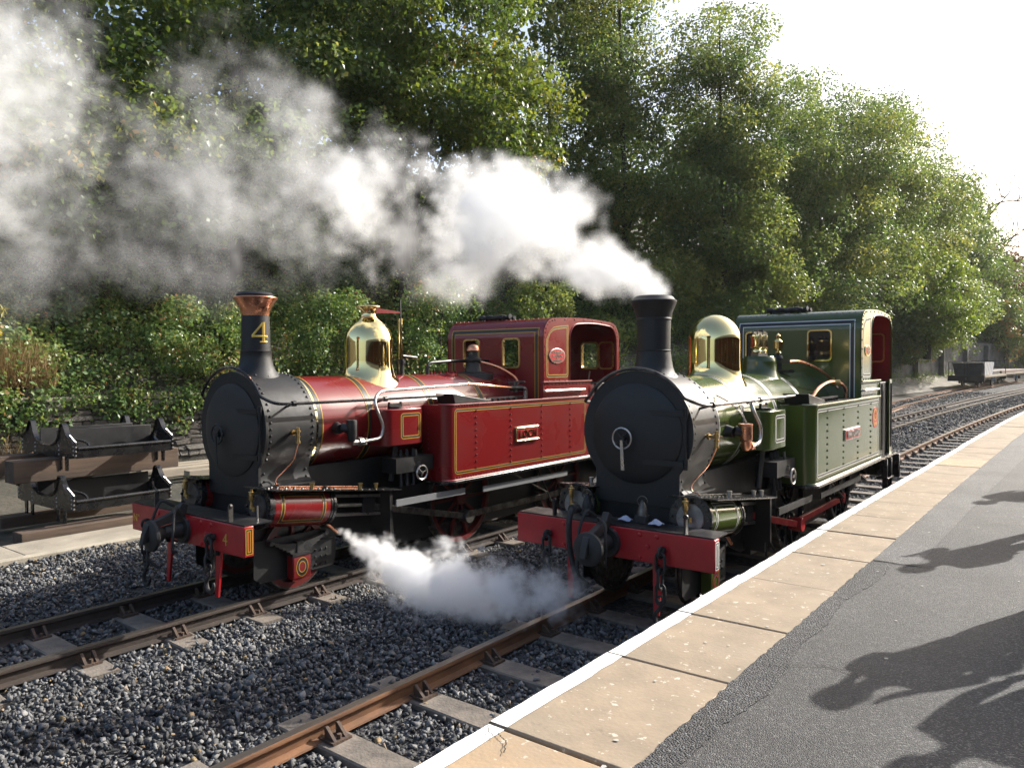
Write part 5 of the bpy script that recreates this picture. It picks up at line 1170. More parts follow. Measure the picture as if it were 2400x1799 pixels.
def wagon(y, L, label, load):
    x = x_sid(y + L / 2); h = math.atan(x_sid(y + L) - x_sid(y)) if False else math.atan((x_sid(y + L) - x_sid(y)) / L)
    r = empty('flat_wagon', (x, y + L / 2, Gr(y + L / 2)), -h); r.rotation_euler = (math.atan(1 / 65.), 0, -h - R_(3)); tag(r, label, 'wagon', 'wagons on the far siding')
    MB().box(-1.12, 1.12, -L / 2, L / 2, .66, .80).build('deck', M['deckwood'], r, bevel=.01)
    sf = MB(); [sf.box(s * .70 - .05, s * .70 + .05, -L / 2 + .02, L / 2 - .02, .46, .655) for s in (-1, 1)]; sf.box(-1.1, 1.1, -L / 2 - .08, -L / 2, .44, .82); sf.box(-1.1, 1.1, L / 2, L / 2 + .08, .44, .82); sf.build('underframe', M['wagonblack'], r)
    for yy in (-L * .30, L * .30):
        for s in (-1, 1):
            w = MB(); w.lathe([(.05, -.05), (.28, -.03), (.33, -.05), (.34, .04), (.28, .04), (.05, .05)], (s * .47, yy, .34), 'x', 20); w.cyl((s * .4, yy, .34), (s * .56, yy, .34), .06, n=10); w.build('wheel', M['wagonblack'], r)
            MB().box(s * .60, s * .72, yy - .12, yy + .12, .24, .47).build('axlebox', M['wagonblack'], r)
        MB().cyl((-.5, yy, .34), (.5, yy, .34), .05, n=8).build('axle', M['wagonblack'], r)
    for s in (-1, 1):
        for yy in (-.35, .35): MB().bar((s * .95, yy, .66), (s * .95, yy + .12, .28), .10, .04).build('stanchion_bracket', M['stripe'], r)
    MB().cyl((0, -L / 2 - .08, .6), (0, -L / 2 - .34, .6), .07, n=10).build('coupler', M['wagonblack'], r)
    if load == 'skip':
        for yy in (-L / 2 + .04, L / 2 - .04):
            rl = MB()
            for xx in (-1.06, -.85, -.1, .1, 1.06): rl.bar((xx, yy, .80), (xx, yy, 1.72), .04, .04)
            rl.bar((-1.06, yy, 1.72), (1.06, yy, 1.72), .035, .035); rl.bar((-1.06, yy, 1.28), (1.06, yy, 1.28), .025, .025); rl.build('end_railing', M['wagonblack'], r)
        y0 = -L / 2 + .35; y1 = y0 + 2.6
        sk = MB(); sk.hexa([(-.80, y0 + .12, .81), (.80, y0 + .12, .81), (.80, y1 - .12, .81), (-.80, y1 - .12, .81), (-.93, y0, 1.68), (.93, y0, 1.68), (.93, y1, 1.68), (-.93, y1, 1.68)]); so = sk.build('skip_body', M['skipgrey'], r, bevel=.01)
        [MB().hexa([(s * .805 + (-.02 if s > 0 else -.02), y0 + .35 + .5 * k, .85), (s * .805 + .02, y0 + .35 + .5 * k, .85), (s * .805 + .02, y0 + .45 + .5 * k, .85), (s * .805 - .02, y0 + .45 + .5 * k, .85), (s * .94 - .02, y0 + .35 + .5 * k, 1.66), (s * .94 + .02, y0 + .35 + .5 * k, 1.66), (s * .94 + .02, y0 + .45 + .5 * k, 1.66), (s * .94 - .02, y0 + .45 + .5 * k, 1.66)]).build('skip_rib', M['stripe'], so) for s in (-1, 1) for k in range(4)]
        MB().hexa([(.86, y0 + .3, .82), (.885, y0 + .3, .82), (.885, y1 - .1, .82), (.86, y1 - .1, .82), (.975, y0 + .1, 1.66), (.99, y0 + .1, 1.66), (.99, y1 - .1, 1.66), (.975, y1 - .1, 1.66)]).build('side_sheet', M['stripe'], r)
        MB().box(-.8, .8, y1 + .3, L / 2 - .4, .805, 1.05).build('load', M['skipgrey'], r, bevel=.02)
    else:
        for k in range(4): MB().box(-.95 + .5 * k, -.52 + .5 * k, -L / 2 + .3, L / 2 - .4 - .2 * (k % 2), .805, .98).build('load', M['plank'], r, bevel=.01)
    return r
wagon(59.0, 5.6, 'flat wagon with end railings carrying a dark steel skip by the retaining wall', 'skip')
wagon(65.6, 8.0, 'long flat wagon with boards on its deck coupled behind the skip wagon', 'boards')

# ================================================================== PEOPLE on the platform, right of the frame
def limb_skin(name, chains, m, parent, sub=2):
    """one continuous skinned surface from joint chains [(point, radius), ...] sharing joints by position."""
    vs = []; rad = []; es = []; idx = {}
    for ch in chains:
        prev = None
        for p, r in ch:
            k = tuple(round(c, 3) for c in p)
            if k not in idx: idx[k] = len(vs); vs.append(p); rad.append(r)
            if prev is not None and prev != idx[k]: es.append((prev, idx[k]))
            prev = idx[k]
    me = bpy.data.meshes.new(name); me.from_pydata(vs, es, []); o = bpy.data.objects.new(name, me); COL.objects.link(o); o.parent = parent
    sm = o.modifiers.new('skin', 'SKIN'); sm.use_smooth_shade = True
    for i, v in enumerate(me.skin_vertices[0].data):
        r = rad[i]; v.radius = r if isinstance(r, tuple) else (r, r); v.use_root = (i == 0)
    s = o.modifiers.new('sub', 'SUBSURF'); s.levels = sub; s.render_levels = sub
    me.materials.append(m); return o
def hand(base, dirn, side, scale=1.0):
    d = Vector(dirn).normalized(); a = d.orthogonal().normalized(); b = d.cross(a); B0 = Vector(base); out = []
    for k in range(4):
        off = a * (k - 1.5) * .020; L = (.070, .080, .075, .060)[k]
        p0 = B0 + d * .075 + off; out.append([(tuple(B0), .026), (tuple(B0 + d * .04 + off * .6), .016), (tuple(p0), .0095), (tuple(p0 + d * L * .5 + b * .008), .0085), (tuple(p0 + d * L * .85 + b * .028), .0075)])
    t0 = B0 + d * .02 + a * side * .028; out.append([(tuple(B0), .026), (tuple(t0), .013), (tuple(t0 + d * .03 + a * side * .02), .010), (tuple(t0 + d * .058 + a * side * .022 + b * .01), .0085)])
    return out
def person(loc, rz, h, label, top, legs, arms, hat=False):
    """arms: per side the elbow and wrist positions relative to the shoulder (x right, y forward, z up)."""
    r = empty('person', loc, rz); tag(r, label, 'person', 'visitors on the platform'); k = h / 1.75
    P = lambda x, y, z: (x * k, y * k, z * k)
    body = [[(P(0, 0, .98), .10 * k), (P(0, .01, 1.2), .11 * k), (P(0, .0, 1.38), .11 * k), (P(0, .0, 1.46), .06 * k), (P(0, .015, 1.52), .052 * k), (P(0, .02, 1.58), .07 * k), (P(0, .025, 1.66), .092 * k), (P(0, .015, 1.715), .07 * k)]]
    body[0] += []
    body.append([(P(0, .025, 1.66), .092 * k), (P(0, .105, 1.635), .022 * k)])
    for s in (-1, 1): body.append([(P(0, 0, .98), .10 * k), (P(s * .095, 0, .93), .085 * k), (P(s * .10, .02, .52), .055 * k), (P(s * .105, -.01, .10), .04 * k), (P(s * .11, .03, .045), .038 * k), (P(s * .12, .15, .03), .03 * k)])
    hands = []
    for s, (e, w) in zip((-1, 1), arms):
        S = Vector(P(s * .185, 0, 1.40)); E_ = S + Vector(e) * k; W_ = S + Vector(w) * k
        body.append([(P(0, .0, 1.38), .11 * k), (tuple(S), .055 * k), (tuple(E_), .041 * k), (tuple(W_), .028 * k)])
        for c in hand(W_ + (W_ - E_).normalized() * .02, (W_ - E_), -s): body.append([(tuple(W_), .028 * k)] + c[0:])
    limb_skin('body', body, M['skin'], r)
    jk = [[(P(0, 0, .80), (.19 * k, .16 * k)), (P(0, .005, 1.05), (.19 * k, .155 * k)), (P(0, .01, 1.22), (.205 * k, .16 * k)), (P(0, .0, 1.37), (.205 * k, .14 * k)), (P(0, 0, 1.455), (.07 * k, .07 * k))]]
    for s, (e, w) in zip((-1, 1), arms):
        S = Vector(P(s * .185, 0, 1.40)); E_ = S + Vector(e) * k; W_ = S + Vector(w) * k; jk.append([(P(0, .0, 1.37), (.17 * k, .12 * k)), (tuple(S), .074 * k), (tuple(E_), .057 * k), (tuple(E_ + (W_ - E_) * .9), .043 * k)])
    limb_skin('jacket', jk, top, r)
    tr = [[(P(0, 0, 1.0), (.145 * k, .115 * k)), (P(0, 0, .93), (.15 * k, .12 * k))]]
    for s in (-1, 1): tr.append([(P(0, 0, .93), (.15 * k, .12 * k)), (P(s * .095, 0, .86), .10 * k), (P(s * .10, .02, .50), .072 * k), (P(s * .105, -.005, .11), .06 * k)])
    limb_skin('trousers', tr, legs, r)
    for s in (-1, 1):
        sh = MB(); sh.hexa([P(s * .115 - .045, -.07, 0), P(s * .115 + .045, -.07, 0), P(s * .13 + .045, .20, 0), P(s * .13 - .045, .20, 0), P(s * .11 - .036, -.06, .10), P(s * .11 + .036, -.06, .10), P(s * .125 + .035, .17, .05), P(s * .125 - .035, .17, .05)]); sh.build('shoe', M['leather'], r, bevel=.02)
    ha = MB(); ha.lathe([(0, .115), (.05, .108), (.085, .08), (.102, .03), (.104, -.02), (.09, -.035)], P(0, .008, 1.655), 'z', 20)
    hr_ = ha.build('cap' if hat else 'hair', M['cloth1'] if hat else M['hair'], r); hr_.scale = (1, 1, 1)
    if hat: MB().prism([(.085 * math.cos(t) * k, (.06 + .13 * math.sin(t)) * k + .04) for t in [PI * i / 8 for i in range(9)]], 'z', 1.655 * k, 1.667 * k).build('cap_peak', M['cloth1'], r)
    for s in (-1, 1):
        MB().lathe([(0, -.008), (.012, -.006), (.016, 0), (.012, .004)], P(s * .088, .02, 1.625), 'x', 10).build('ear', M['skin'], r)
        MB().lathe([(0, .006), (.008, .003), (.01, 0)], P(s * .032, .098, 1.655), 'y', 10).build('eye', M['black'], r)
    return r
person((3.45, 6.62, .625), R_(172), 1.74, 'person in navy cap and grey fleece holding a phone up to the face', M['cloth4'], M['cloth3'], [((-.06, .12, -.25), (.06, .24, -.06)), ((.06, .14, -.24), (-.02, .26, -.04))], True)
person((3.86, 6.00, .625), R_(160), 1.70, 'person in khaki jacket with arms down behind the capped visitor', M['cloth2'], M['cloth1'], [((-.07, .0, -.28), (-.05, .06, -.52)), ((.07, .0, -.28), (.06, .06, -.52))])
person((4.05, 7.6, .625), R_(190), 1.80, 'tall person in navy coat standing with arms down beside the capped visitor', M['cloth1'], M['cloth2'], [((-.07, .02, -.28), (-.05, .08, -.52)), ((.07, .02, -.28), (.05, .08, -.52))])
person((3.30, 9.45, .635), R_(150), 1.72, 'person in denim shirt raising one forearm further up the platform', M['cloth3'], M['cloth4'], [((-.06, .03, -.28), (-.02, .14, -.48)), ((.06, .08, -.26), (.03, .26, -.16))])
person((3.40, 13.2, .65), R_(165), 1.72, 'person in grey fleece with one hand on hip furthest up the platform', M['cloth4'], M['cloth1'], [((-.26, -.02, -.16), (-.10, .06, -.36)), ((.04, .03, -.30), (.06, .14, -.52))])

# ================================================================== STATION BUILDING behind the photographer's side of the platform
M['render'] = mat('cream_render', (.55, .48, .34), .85, col2=(.46, .40, .28), vscale=1.5, bump=.004)
M['brickred'] = mat('red_brick', (.26, .09, .06), .9, col2=(.18, .07, .05), vscale=8, bump=.01)
M['slate'] = mat('roof_slate', (.07, .075, .085), .7, col2=(.04, .043, .05), vscale=5, bump=.01)
sb_ = empty('station_building', (9.0, 12, .62)); tag(sb_, 'long brick and cream station building along the back of the platform', 'building')
MB().box(0, 6, -24, 26, -.05, 3.6).build('wall', M['brickred'], sb_)
MB().prism([(-.9, 3.5), (3, 6.0), (6.9, 3.5), (6.9, 3.35), (-.9, 3.35)], 'y', -24.6, 26.6).build('roof', M['slate'], sb_)
for k in range(16):
    y = -22.5 + 3.1 * k
    if k % 4 == 2: f = MB().box(-.05, .0, y - .55, y + .55, 0, 2.25).build('door', mat('door_green', (.03, .06, .03), .4) if k == 2 else bpy.data.materials['door_green'], sb_); MB().box(-.09, -.05, y + .38, y + .43, 1.0, 1.06).build('handle', M['brassd'], f)
    else:
        f = MB().box(-.04, 0, y - .62, y + .62, .85, 2.55).build('window', M['render'], sb_); [MB().box(-.05, -.0405, y - .56 + .58 * i, y - .02 + .58 * i, .92, 2.48).build('pane', M['pane'], f) for i in (0, 1)]
for k in range(12):
    y = -23 + 4.4 * k; MB().cyl((-.7, y, -.02), (-.7, y, 3.35), .07, .055, 12).build('canopy_post', M['render'], sb_)
# ================================================================== VEGETATION
def leaf_material(name, stops, trans=0.42, rough=0.42):
    m = tint_mat(name, stops, rough, 0, spec=0.45); n = m.node_tree.nodes; l = m.node_tree.links; b = n['Principled BSDF']; out = n['Material Output']
    ramp = [x for x in n if x.type == 'VALTORGB'][0]
    tr = n.new('ShaderNodeBsdfTranslucent'); hs = n.new('ShaderNodeHueSaturation'); hs.inputs['Hue'].default_value = 0.475; hs.inputs['Saturation'].default_value = 1.15; hs.inputs['Value'].default_value = 2.0
    l.new(ramp.outputs[0], hs.inputs['Color']); l.new(hs.outputs[0], tr.inputs[0])
    mx = n.new('ShaderNodeMixShader'); mx.inputs[0].default_value = trans; l.new(b.outputs[0], mx.inputs[1]); l.new(tr.outputs[0], mx.inputs[2]); l.new(mx.outputs[0], out.inputs['Surface'])
    return m
LF = dict(
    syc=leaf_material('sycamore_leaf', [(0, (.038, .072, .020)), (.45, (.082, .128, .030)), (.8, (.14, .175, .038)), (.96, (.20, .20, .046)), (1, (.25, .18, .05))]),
    lime=leaf_material('lime_leaf', [(0, (0.040, 0.077, 0.027)), (.45, (0.090, 0.144, 0.042)), (.8, (0.146, 0.190, 0.054)), (1, (0.213, 0.225, 0.068))]),
    ivy=leaf_material('bramble_leaf', [(0, (0.037, 0.085, 0.031)), (.5, (0.094, 0.166, 0.053)), (.85, (0.175, 0.234, 0.070)), (.97, (0.275, 0.286, 0.112)), (1, (0.300, 0.195, 0.084))], .32, .34),
    brown=leaf_material('copper_beech_leaf', [(0, (.05, .03, .016)), (.6, (.09, .055, .025)), (1, (.13, .10, .04))]),
    pine=leaf_material('pine_needle', [(0, (.020, .040, .026)), (1, (.05, .08, .05))], .1),
    bright=leaf_material('hazel_leaf', [(0, (0.042, 0.084, 0.016)), (.6, (0.084, 0.144, 0.026)), (1, (0.144, 0.192, 0.039))]),
    gold=leaf_material('golden_leaf', [(0, (.16, .16, .025)), (.6, (.30, .27, .03)), (1, (.42, .34, .04))], .4),
)
def leaves(C, Rd, nper, size, tb, hang=0.25, aspect=0.75, inner=0.5):
    """diamond leaves folded on the midrib, spread through the shells of many small clumps."""
    nper = np.asarray(nper, int); idx = np.repeat(np.arange(len(C)), nper); n = len(idx)
    d = rng.normal(size=(n, 3)); d /= np.linalg.norm(d, axis=1)[:, None]
    r = inner + (1.08 - inner) * np.sqrt(rng.random(n)); P = C[idx] + d * Rd[idx] * r[:, None]
    N = d * 0.55 + rng.normal(size=(n, 3)) * 0.55 + np.array([0, 0, 0.45]); N /= np.linalg.norm(N, axis=1)[:, None]
    T = rng.normal(size=(n, 3)) + d * 0.5 + np.array([0, 0, -hang * 2.2]); T -= N * np.sum(T * N, 1)[:, None]; T /= np.linalg.norm(T, axis=1)[:, None] + 1e-9
    S = np.cross(N, T); L = size * rng.uniform(0.65, 1.3, n)[:, None]; w = L * aspect * 0.5
    V = np.stack([P, P + T * L * .45 + S * w + N * L * .10, P + T * L, P + T * L * .45 - S * w + N * L * .10], 1).reshape(-1, 3)
    b = np.arange(n)[:, None] * 4; F = np.concatenate([b + np.array([[0, 1, 2]]), b + np.array([[0, 2, 3]])], 0)
    tint = np.clip(tb[idx] + rng.normal(size=n) * 0.16, 0, 1); return V, F, np.repeat(tint, 4)
def clumps(ells, n, rmin, rmax, flat=0.7, shell=0.55, low=None):
    """clump centres biased to the surface of a list of ellipsoids (cx, cy, cz, rx, ry, rz)."""
    E_ = np.array(ells, float); vol = (E_[:, 3] * E_[:, 4] + E_[:, 4] * E_[:, 5] + E_[:, 3] * E_[:, 5]); pick = rng.choice(len(E_), n, p=vol / vol.sum())
    d = rng.normal(size=(n, 3)); d /= np.linalg.norm(d, axis=1)[:, None]; r = shell + (1 - shell) * rng.random(n) ** .6
    r *= 1 + 0.10 * np.sin(d[:, 0] * 5 + pick) * np.cos(d[:, 2] * 6 + pick * 2)
    c = E_[pick, :3] + d * E_[pick, 3:] * r[:, None]; s = rng.uniform(rmin, rmax, n)
    return c, np.stack([s * rng.uniform(.8, 1.25, n), s * rng.uniform(.8, 1.25, n), s * flat], 1)
def tree(name, label, x, y, zb, ells, nclump, rc, nleaf, size, leaf, trunk_r=.22, lean=(0, 0), grp='trees on the bank behind the wall', parts=True, flat=.7, tbias=.4, limbs=7, hang=.25, shell=.55, aspect=.75, tspread=.2):
    r = empty(name, (x, y, zb)); tag(r, label, 'tree', grp)
    E_ = [(a, b, c - zb, d, e, f) for a, b, c, d, e, f in ells]
    C, Rd = clumps(E_, nclump, rc[0], rc[1], flat, shell)
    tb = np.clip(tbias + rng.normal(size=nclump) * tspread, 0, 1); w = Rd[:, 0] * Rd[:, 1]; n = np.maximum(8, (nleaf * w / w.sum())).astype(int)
    V, F, T = leaves(C, Rd, n, size, tb, hang, aspect)
    o = bpy.data.objects.new('crown', np_mesh('crown', V, F, LF[leaf], T)); COL.objects.link(o); o.parent = r
    top = max(e[2] + e[5] * .35 for e in E_); tk = MB(); pts = [(lean[0] * t + .12 * math.sin(t * 5), lean[1] * t + .1 * math.cos(t * 4), top * t - .4 * (t == 0)) for t in [i / 7 for i in range(8)]]
    tk.tube(pts, [trunk_r * (1.25 if i == 0 else 1) * (1 - .11 * i) for i in range(8)], 10); tk.build('trunk', M['leafbark'], r)
    for k in range(limbs):
        i = random.randrange(1, 6); c = C[random.randrange(len(C))]; p0 = Vector(pts[i]); p1 = Vector(c)
        if p1.z < p0.z: p1.z = p0.z + .4
        m_ = p0.lerp(p1, .5) + Vector((0, 0, .5)); lb = MB().tube(cat([p0, m_, p1], 4), [trunk_r * .42 * (1 - .1 * j) for j in range(9)], 7); lb.build('limb', M['leafbark'], r)
    return r
# near left: sycamores seen through the smoke
tree('sycamore_tree', 'sycamore most thickly veiled by the grey smoke, above the dry grass', -19.0, 5.6, 3.2, [(0, 0, 10, 3.6, 3.4, 6.2), (1.6, 1.2, 7.5, 2.2, 2.4, 2.2)], 150, (.5, 1.0), 24000, .17, 'syc')
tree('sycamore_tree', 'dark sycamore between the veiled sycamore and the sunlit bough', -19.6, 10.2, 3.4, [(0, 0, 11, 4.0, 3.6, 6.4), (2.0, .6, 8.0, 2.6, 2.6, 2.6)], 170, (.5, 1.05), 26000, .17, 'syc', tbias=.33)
tree('sycamore_tree', 'sycamore with a sunlit bough reaching over the thin end of the smoke', -19.4, 14.4, 3.6, [(0, 0, 12, 4.2, 3.6, 7), (2.2, .8, 12.2, 2.6, 2.8, 3.4), (2.6, .4, 9.2, 2.4, 2.8, 2.4)], 90, (0.72, 1.45), 28000, .17, 'lime', tbias=.5)
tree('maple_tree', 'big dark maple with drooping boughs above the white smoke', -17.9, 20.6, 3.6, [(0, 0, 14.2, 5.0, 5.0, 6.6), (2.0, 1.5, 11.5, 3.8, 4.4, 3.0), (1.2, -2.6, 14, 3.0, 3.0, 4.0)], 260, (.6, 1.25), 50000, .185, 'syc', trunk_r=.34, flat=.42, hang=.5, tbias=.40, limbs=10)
tree('lime_tree', 'tall sunlit ragged tree between the dark maple and the thin crowned tree', -15.1, 33.0, 2.6, [(0, 0, 11, 3.3, 3.2, 7), (-.4, .2, 19.5, 3.1, 3.1, 7.5), (1.0, .2, 8.2, 2.8, 2.8, 4), (-2, -.5, 15, 3, 3, 5.5)], 215, (0.65, 1.38), 84000, .14, 'lime', tbias=.62, trunk_r=.22, shell=.5)
tree('lime_tree', 'tall thin tree with sky showing through its upper crown, above the green engine dome', -11.9, 37.6, 2.9, [(0, 0, 9.5, 3.9, 3.6, 6), (0, 0, 15, 3.3, 3.2, 4.5), (.2, 0, 18.6, 2.4, 2.4, 2.9), (1.4, -.6, 7, 3.3, 3, 3.6)], 210, (0.61, 1.30), 76000, .14, 'lime', tbias=.55, trunk_r=.18, shell=.4)
tree('lime_tree', 'full crowned tree just right of the thin crowned one, leaning into it', -11.3, 42.8, 3.2, [(0, 0, 9.5, 4, 3.6, 6), (1.0, 0, 14.5, 3.2, 3.2, 4.7), (1.6, 0, 7, 3.2, 3.0, 3.5)], 160, (0.65, 1.38), 48000, .15, 'lime', tbias=.48, trunk_r=.18, shell=.45)
tree('lime_tree', 'broad rounded tree behind the green cab roof', -10.2, 48.5, 3.4, [(0, 0, 10, 4.6, 4.4, 6.4), (1.0, .2, 15, 3.8, 3.8, 4.8), (2.4, -.6, 7.5, 3.4, 3.2, 4)], 190, (0.72, 1.45), 60000, .155, 'lime', tbias=.55, trunk_r=.2, shell=.5)
tree('lime_tree', 'rounded tree on the skyline next after the broad one', -9.0, 55.0, 3.5, [(0, 0, 10, 4.4, 4.2, 6.4), (.8, .2, 15.4, 3.6, 3.6, 4.9)], 160, (0.72, 1.52), 46000, .165, 'lime', tbias=.50, trunk_r=.2, shell=.5)
tree('lime_tree', 'rounded tree third along the descending skyline', -7.9, 63.0, 3.6, [(0, 0, 10, 4.4, 4.4, 6.6), (.5, .5, 14.6, 3.4, 3.6, 4.4), (2, 0, 7, 3, 3, 3.4)], 150, (0.80, 1.59), 42000, .18, 'lime', tbias=.56, trunk_r=.2)
tree('lime_tree', 'smaller tree fourth along the descending skyline', -7.0, 72.0, 3.8, [(0, 0, 9.5, 4.2, 4.2, 6.2), (.6, .5, 13.6, 3, 3.2, 4.1)], 120, (0.87, 1.59), 30000, .20, 'lime', tbias=.5, trunk_r=.2)
tree('lime_tree', 'last tree of the descending skyline, beside the leafless one', -6.4, 81.5, 3.8, [(0, 0, 8.5, 4.2, 4.4, 5.6), (.6, 0, 12, 3, 3, 3.4)], 100, (0.87, 1.59), 22000, .22, 'lime', tbias=.45, trunk_r=.2)
tree('hazel_tree', 'bright green low tree hanging over the wall near the skip wagon', -5.6, 57.0, 3.0, [(0, 0, 6.9, 2.3, 2.4, 3.0), (.8, -.2, 5.2, 2.1, 2.1, 1.8)], 110, (.5, .95), 13000, .17, 'bright', tbias=.6, flat=.5, hang=.4, limbs=4)
tree('beech_tree', 'rusty brown tree below the bare branches and the pines', -4.6, 88.5, 3.8, [(0, 0, 9.4, 3.4, 3.6, 5.4), (1.6, 0, 7.4, 2.6, 2.8, 3.2)], 130, (.7, 1.2), 12000, .24, 'brown', limbs=4)
tree('pine_tree', 'bluish pine with flat tufted crown, farthest along the track', 2.2, 122, 4.2, [(0, 0, 14.5, 3.4, 3.4, 1.5), (.6, 0, 11.6, 4.2, 4.0, 1.4), (-.5, 0, 8.6, 4.6, 4.4, 1.5), (0, 0, 16.4, 1.8, 1.8, 1.2)], 110, (.6, 1.3), 12000, .32, 'pine', flat=.45, limbs=8, aspect=.3)
tree('pine_tree', 'pine with level dark branches beside the leafless tree', -2.4, 112, 4.2, [(0, 0, 14.2, 3.0, 3.0, 1.3), (.4, 0, 11.6, 3.6, 3.6, 1.3), (-.3, 0, 8.6, 4.2, 4.0, 1.5)], 100, (.6, 1.2), 11000, .32, 'pine', flat=.45, limbs=8, aspect=.3)
tree('beech_tree', 'dull green tree low under the bluish pine', 1.6, 98, 3.4, [(0, 0, 6.4, 3.4, 3.6, 4.2)], 90, (.7, 1.2), 9000, .24, 'syc', limbs=3)
tree('lime_tree', 'mid green low tree in front of the rusty brown one', -.8, 84, 3.2, [(0, 0, 5.6, 2.6, 2.8, 3.6)], 90, (.6, 1.0), 9000, .2, 'lime', limbs=3, tbias=.4)
# bare tree
bt = empty('bare_tree', (-5.0, 85.5, 7.0)); tag(bt, 'leafless tree with crooked grey branches against the white sky', 'tree', 'trees on the bank behind the wall')
tk = MB(); tk.tube([(0, 0, -4), (.1, 0, 4), (-.1, .1, 8), (.1, 0, 10.5)], [.3, .26, .2, .12], 10); tk.build('trunk', M['leafbark'], bt)
def twig(p, d, L, r, depth):
    if depth == 0 or L < .3: return
    q = []; cur = Vector(p); dd = Vector(d).normalized()
    for i in range(5):
        q.append(cur.copy()); dd = (dd + Vector((random.gauss(0, .22), random.gauss(0, .22), random.gauss(.03, .18)))).normalized(); cur = cur + dd * L / 4
    TW.tube(q, [r * (1 - .14 * i) for i in range(5)], 5)
    for k in range(3 if depth > 2 else 2): i = random.randrange(2, 5); twig(q[i], dd + Vector((random.gauss(0, .7), random.gauss(0, .7), random.gauss(.1, .5))), L * random.uniform(.5, .75), r * .55, depth - 1)
for k in range(9):
    TW = MB(); t = k / 9 * 2 * PI; twig((0, 0, 5.5 + .55 * k), (math.cos(t) * 1.0 + .4, math.sin(t) * .6, .55), 3.6 - .12 * k, .10, 4); TW.build('branch', M['leafbark'], bt)
# second row, deep behind
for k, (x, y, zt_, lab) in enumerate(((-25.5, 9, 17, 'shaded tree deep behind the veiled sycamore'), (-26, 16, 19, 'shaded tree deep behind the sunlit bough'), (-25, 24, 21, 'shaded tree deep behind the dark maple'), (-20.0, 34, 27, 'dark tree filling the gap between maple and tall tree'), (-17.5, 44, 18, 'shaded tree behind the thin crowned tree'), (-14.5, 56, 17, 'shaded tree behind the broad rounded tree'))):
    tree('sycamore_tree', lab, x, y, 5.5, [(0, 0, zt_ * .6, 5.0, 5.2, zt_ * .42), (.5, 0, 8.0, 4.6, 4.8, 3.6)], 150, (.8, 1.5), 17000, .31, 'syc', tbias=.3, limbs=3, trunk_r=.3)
# ---- undergrowth: brambles and ivy on the bank top and over the wall
def bank_clumps(y0, y1, n, d0, d1, r0, r1, hmax):
    y = rng.uniform(y0, y1, n); o = rng.uniform(d0, d1, n); x = np.array([x_wall(v) for v in y]) - o
    z = np.array([ground_z(a, b) for a, b in zip(x, y)]) + rng.uniform(0, 1, n) ** 1.3 * hmax; s = rng.uniform(r0, r1, n)
    return np.stack([x, y, z], 1), np.stack([s, s * rng.uniform(.9, 1.3, n), s * .8], 1)
def mass(name, C, Rd, nleaf, size, leaf, tb0, sp=.18, hang=.2):
    tb = np.clip(tb0 + rng.normal(size=len(C)) * sp, 0, 1); w = Rd[:, 0] * Rd[:, 1]; n = np.maximum(5, nleaf * w / w.sum()).astype(int)
    V, F, T = leaves(C, Rd, n, size, tb, hang); o = bpy.data.objects.new(name, np_mesh(name, V, F, LF[leaf], T)); COL.objects.link(o); return o
C1, R1 = bank_clumps(3.0, 26, 520, .1, 5.0, .35, .75, 1.0)
C2, R2 = bank_clumps(4.0, 26, 150, 2.5, 6.5, .5, 1.0, 2.4)
o = mass('undergrowth', np.concatenate([C1, C2]), np.concatenate([R1, R2]), 86000, .108, 'ivy', .62); tag(o, kind='stuff')
C1, R1 = bank_clumps(24, 60, 420, -.1, 5.0, .45, .95, 1.5); o = mass('brambles', C1, R1, 60000, .12, 'lime', .48); tag(o, kind='stuff')
C1, R1 = bank_clumps(58, 110, 260, -.2, 6.0, .7, 1.3, 2.2); o = mass('scrub', C1, R1, 26000, .19, 'lime', .42); tag(o, kind='stuff')
# ivy trailing down over the wall face, in ragged tongues
def trail(y0, y1, n, drop0, drop1, r0, r1):
    y = rng.uniform(y0, y1, n); x = np.array([x_wall(v) for v in y]) + rng.uniform(.02, .22, n); tongue = .5 + .5 * np.sin(y * 3.3) * np.sin(y * 1.31 + 1)
    z = np.array([wall_base(v) + wall_h(v) for v in y]) + .1 - rng.random(n) ** 1.2 * (drop0 + (drop1 - drop0) * tongue); s = rng.uniform(r0, r1, n); return np.stack([x, y, z], 1), np.stack([s * .7, s, s], 1)
C1, R1 = trail(3.6, 25, 470, .15, 1.35, .12, .28); C2, R2 = trail(25, 62, 230, .3, 2.0, .2, .5)
o = mass('ivy', np.concatenate([C1, C2]), np.concatenate([R1, R2]), 38000, .095, 'ivy', .55, hang=.5); tag(o, kind='stuff')
# weeds at the foot of the wall and along the walkway kerb
C1 = []; 
for k in range(80): y = random.uniform(30, 75); C1.append((x_wall(y) + random.uniform(.1, 1.6), y, wall_base(y) + .05))
for k in range(30): y = random.uniform(5.2, 8.5); C1.append((-6.80 + random.uniform(-.03, .05), y, -.1))
C1 = np.array(C1); R1 = np.where(C1[:, 1:2] > 20, rng.uniform(.2, .55, (len(C1), 1)), rng.uniform(.03, .07, (len(C1), 1))) * np.array([[1, 1, .8]])
o = mass('weeds', C1, R1, 6000, .07, 'bright', .5); tag(o, kind='stuff')
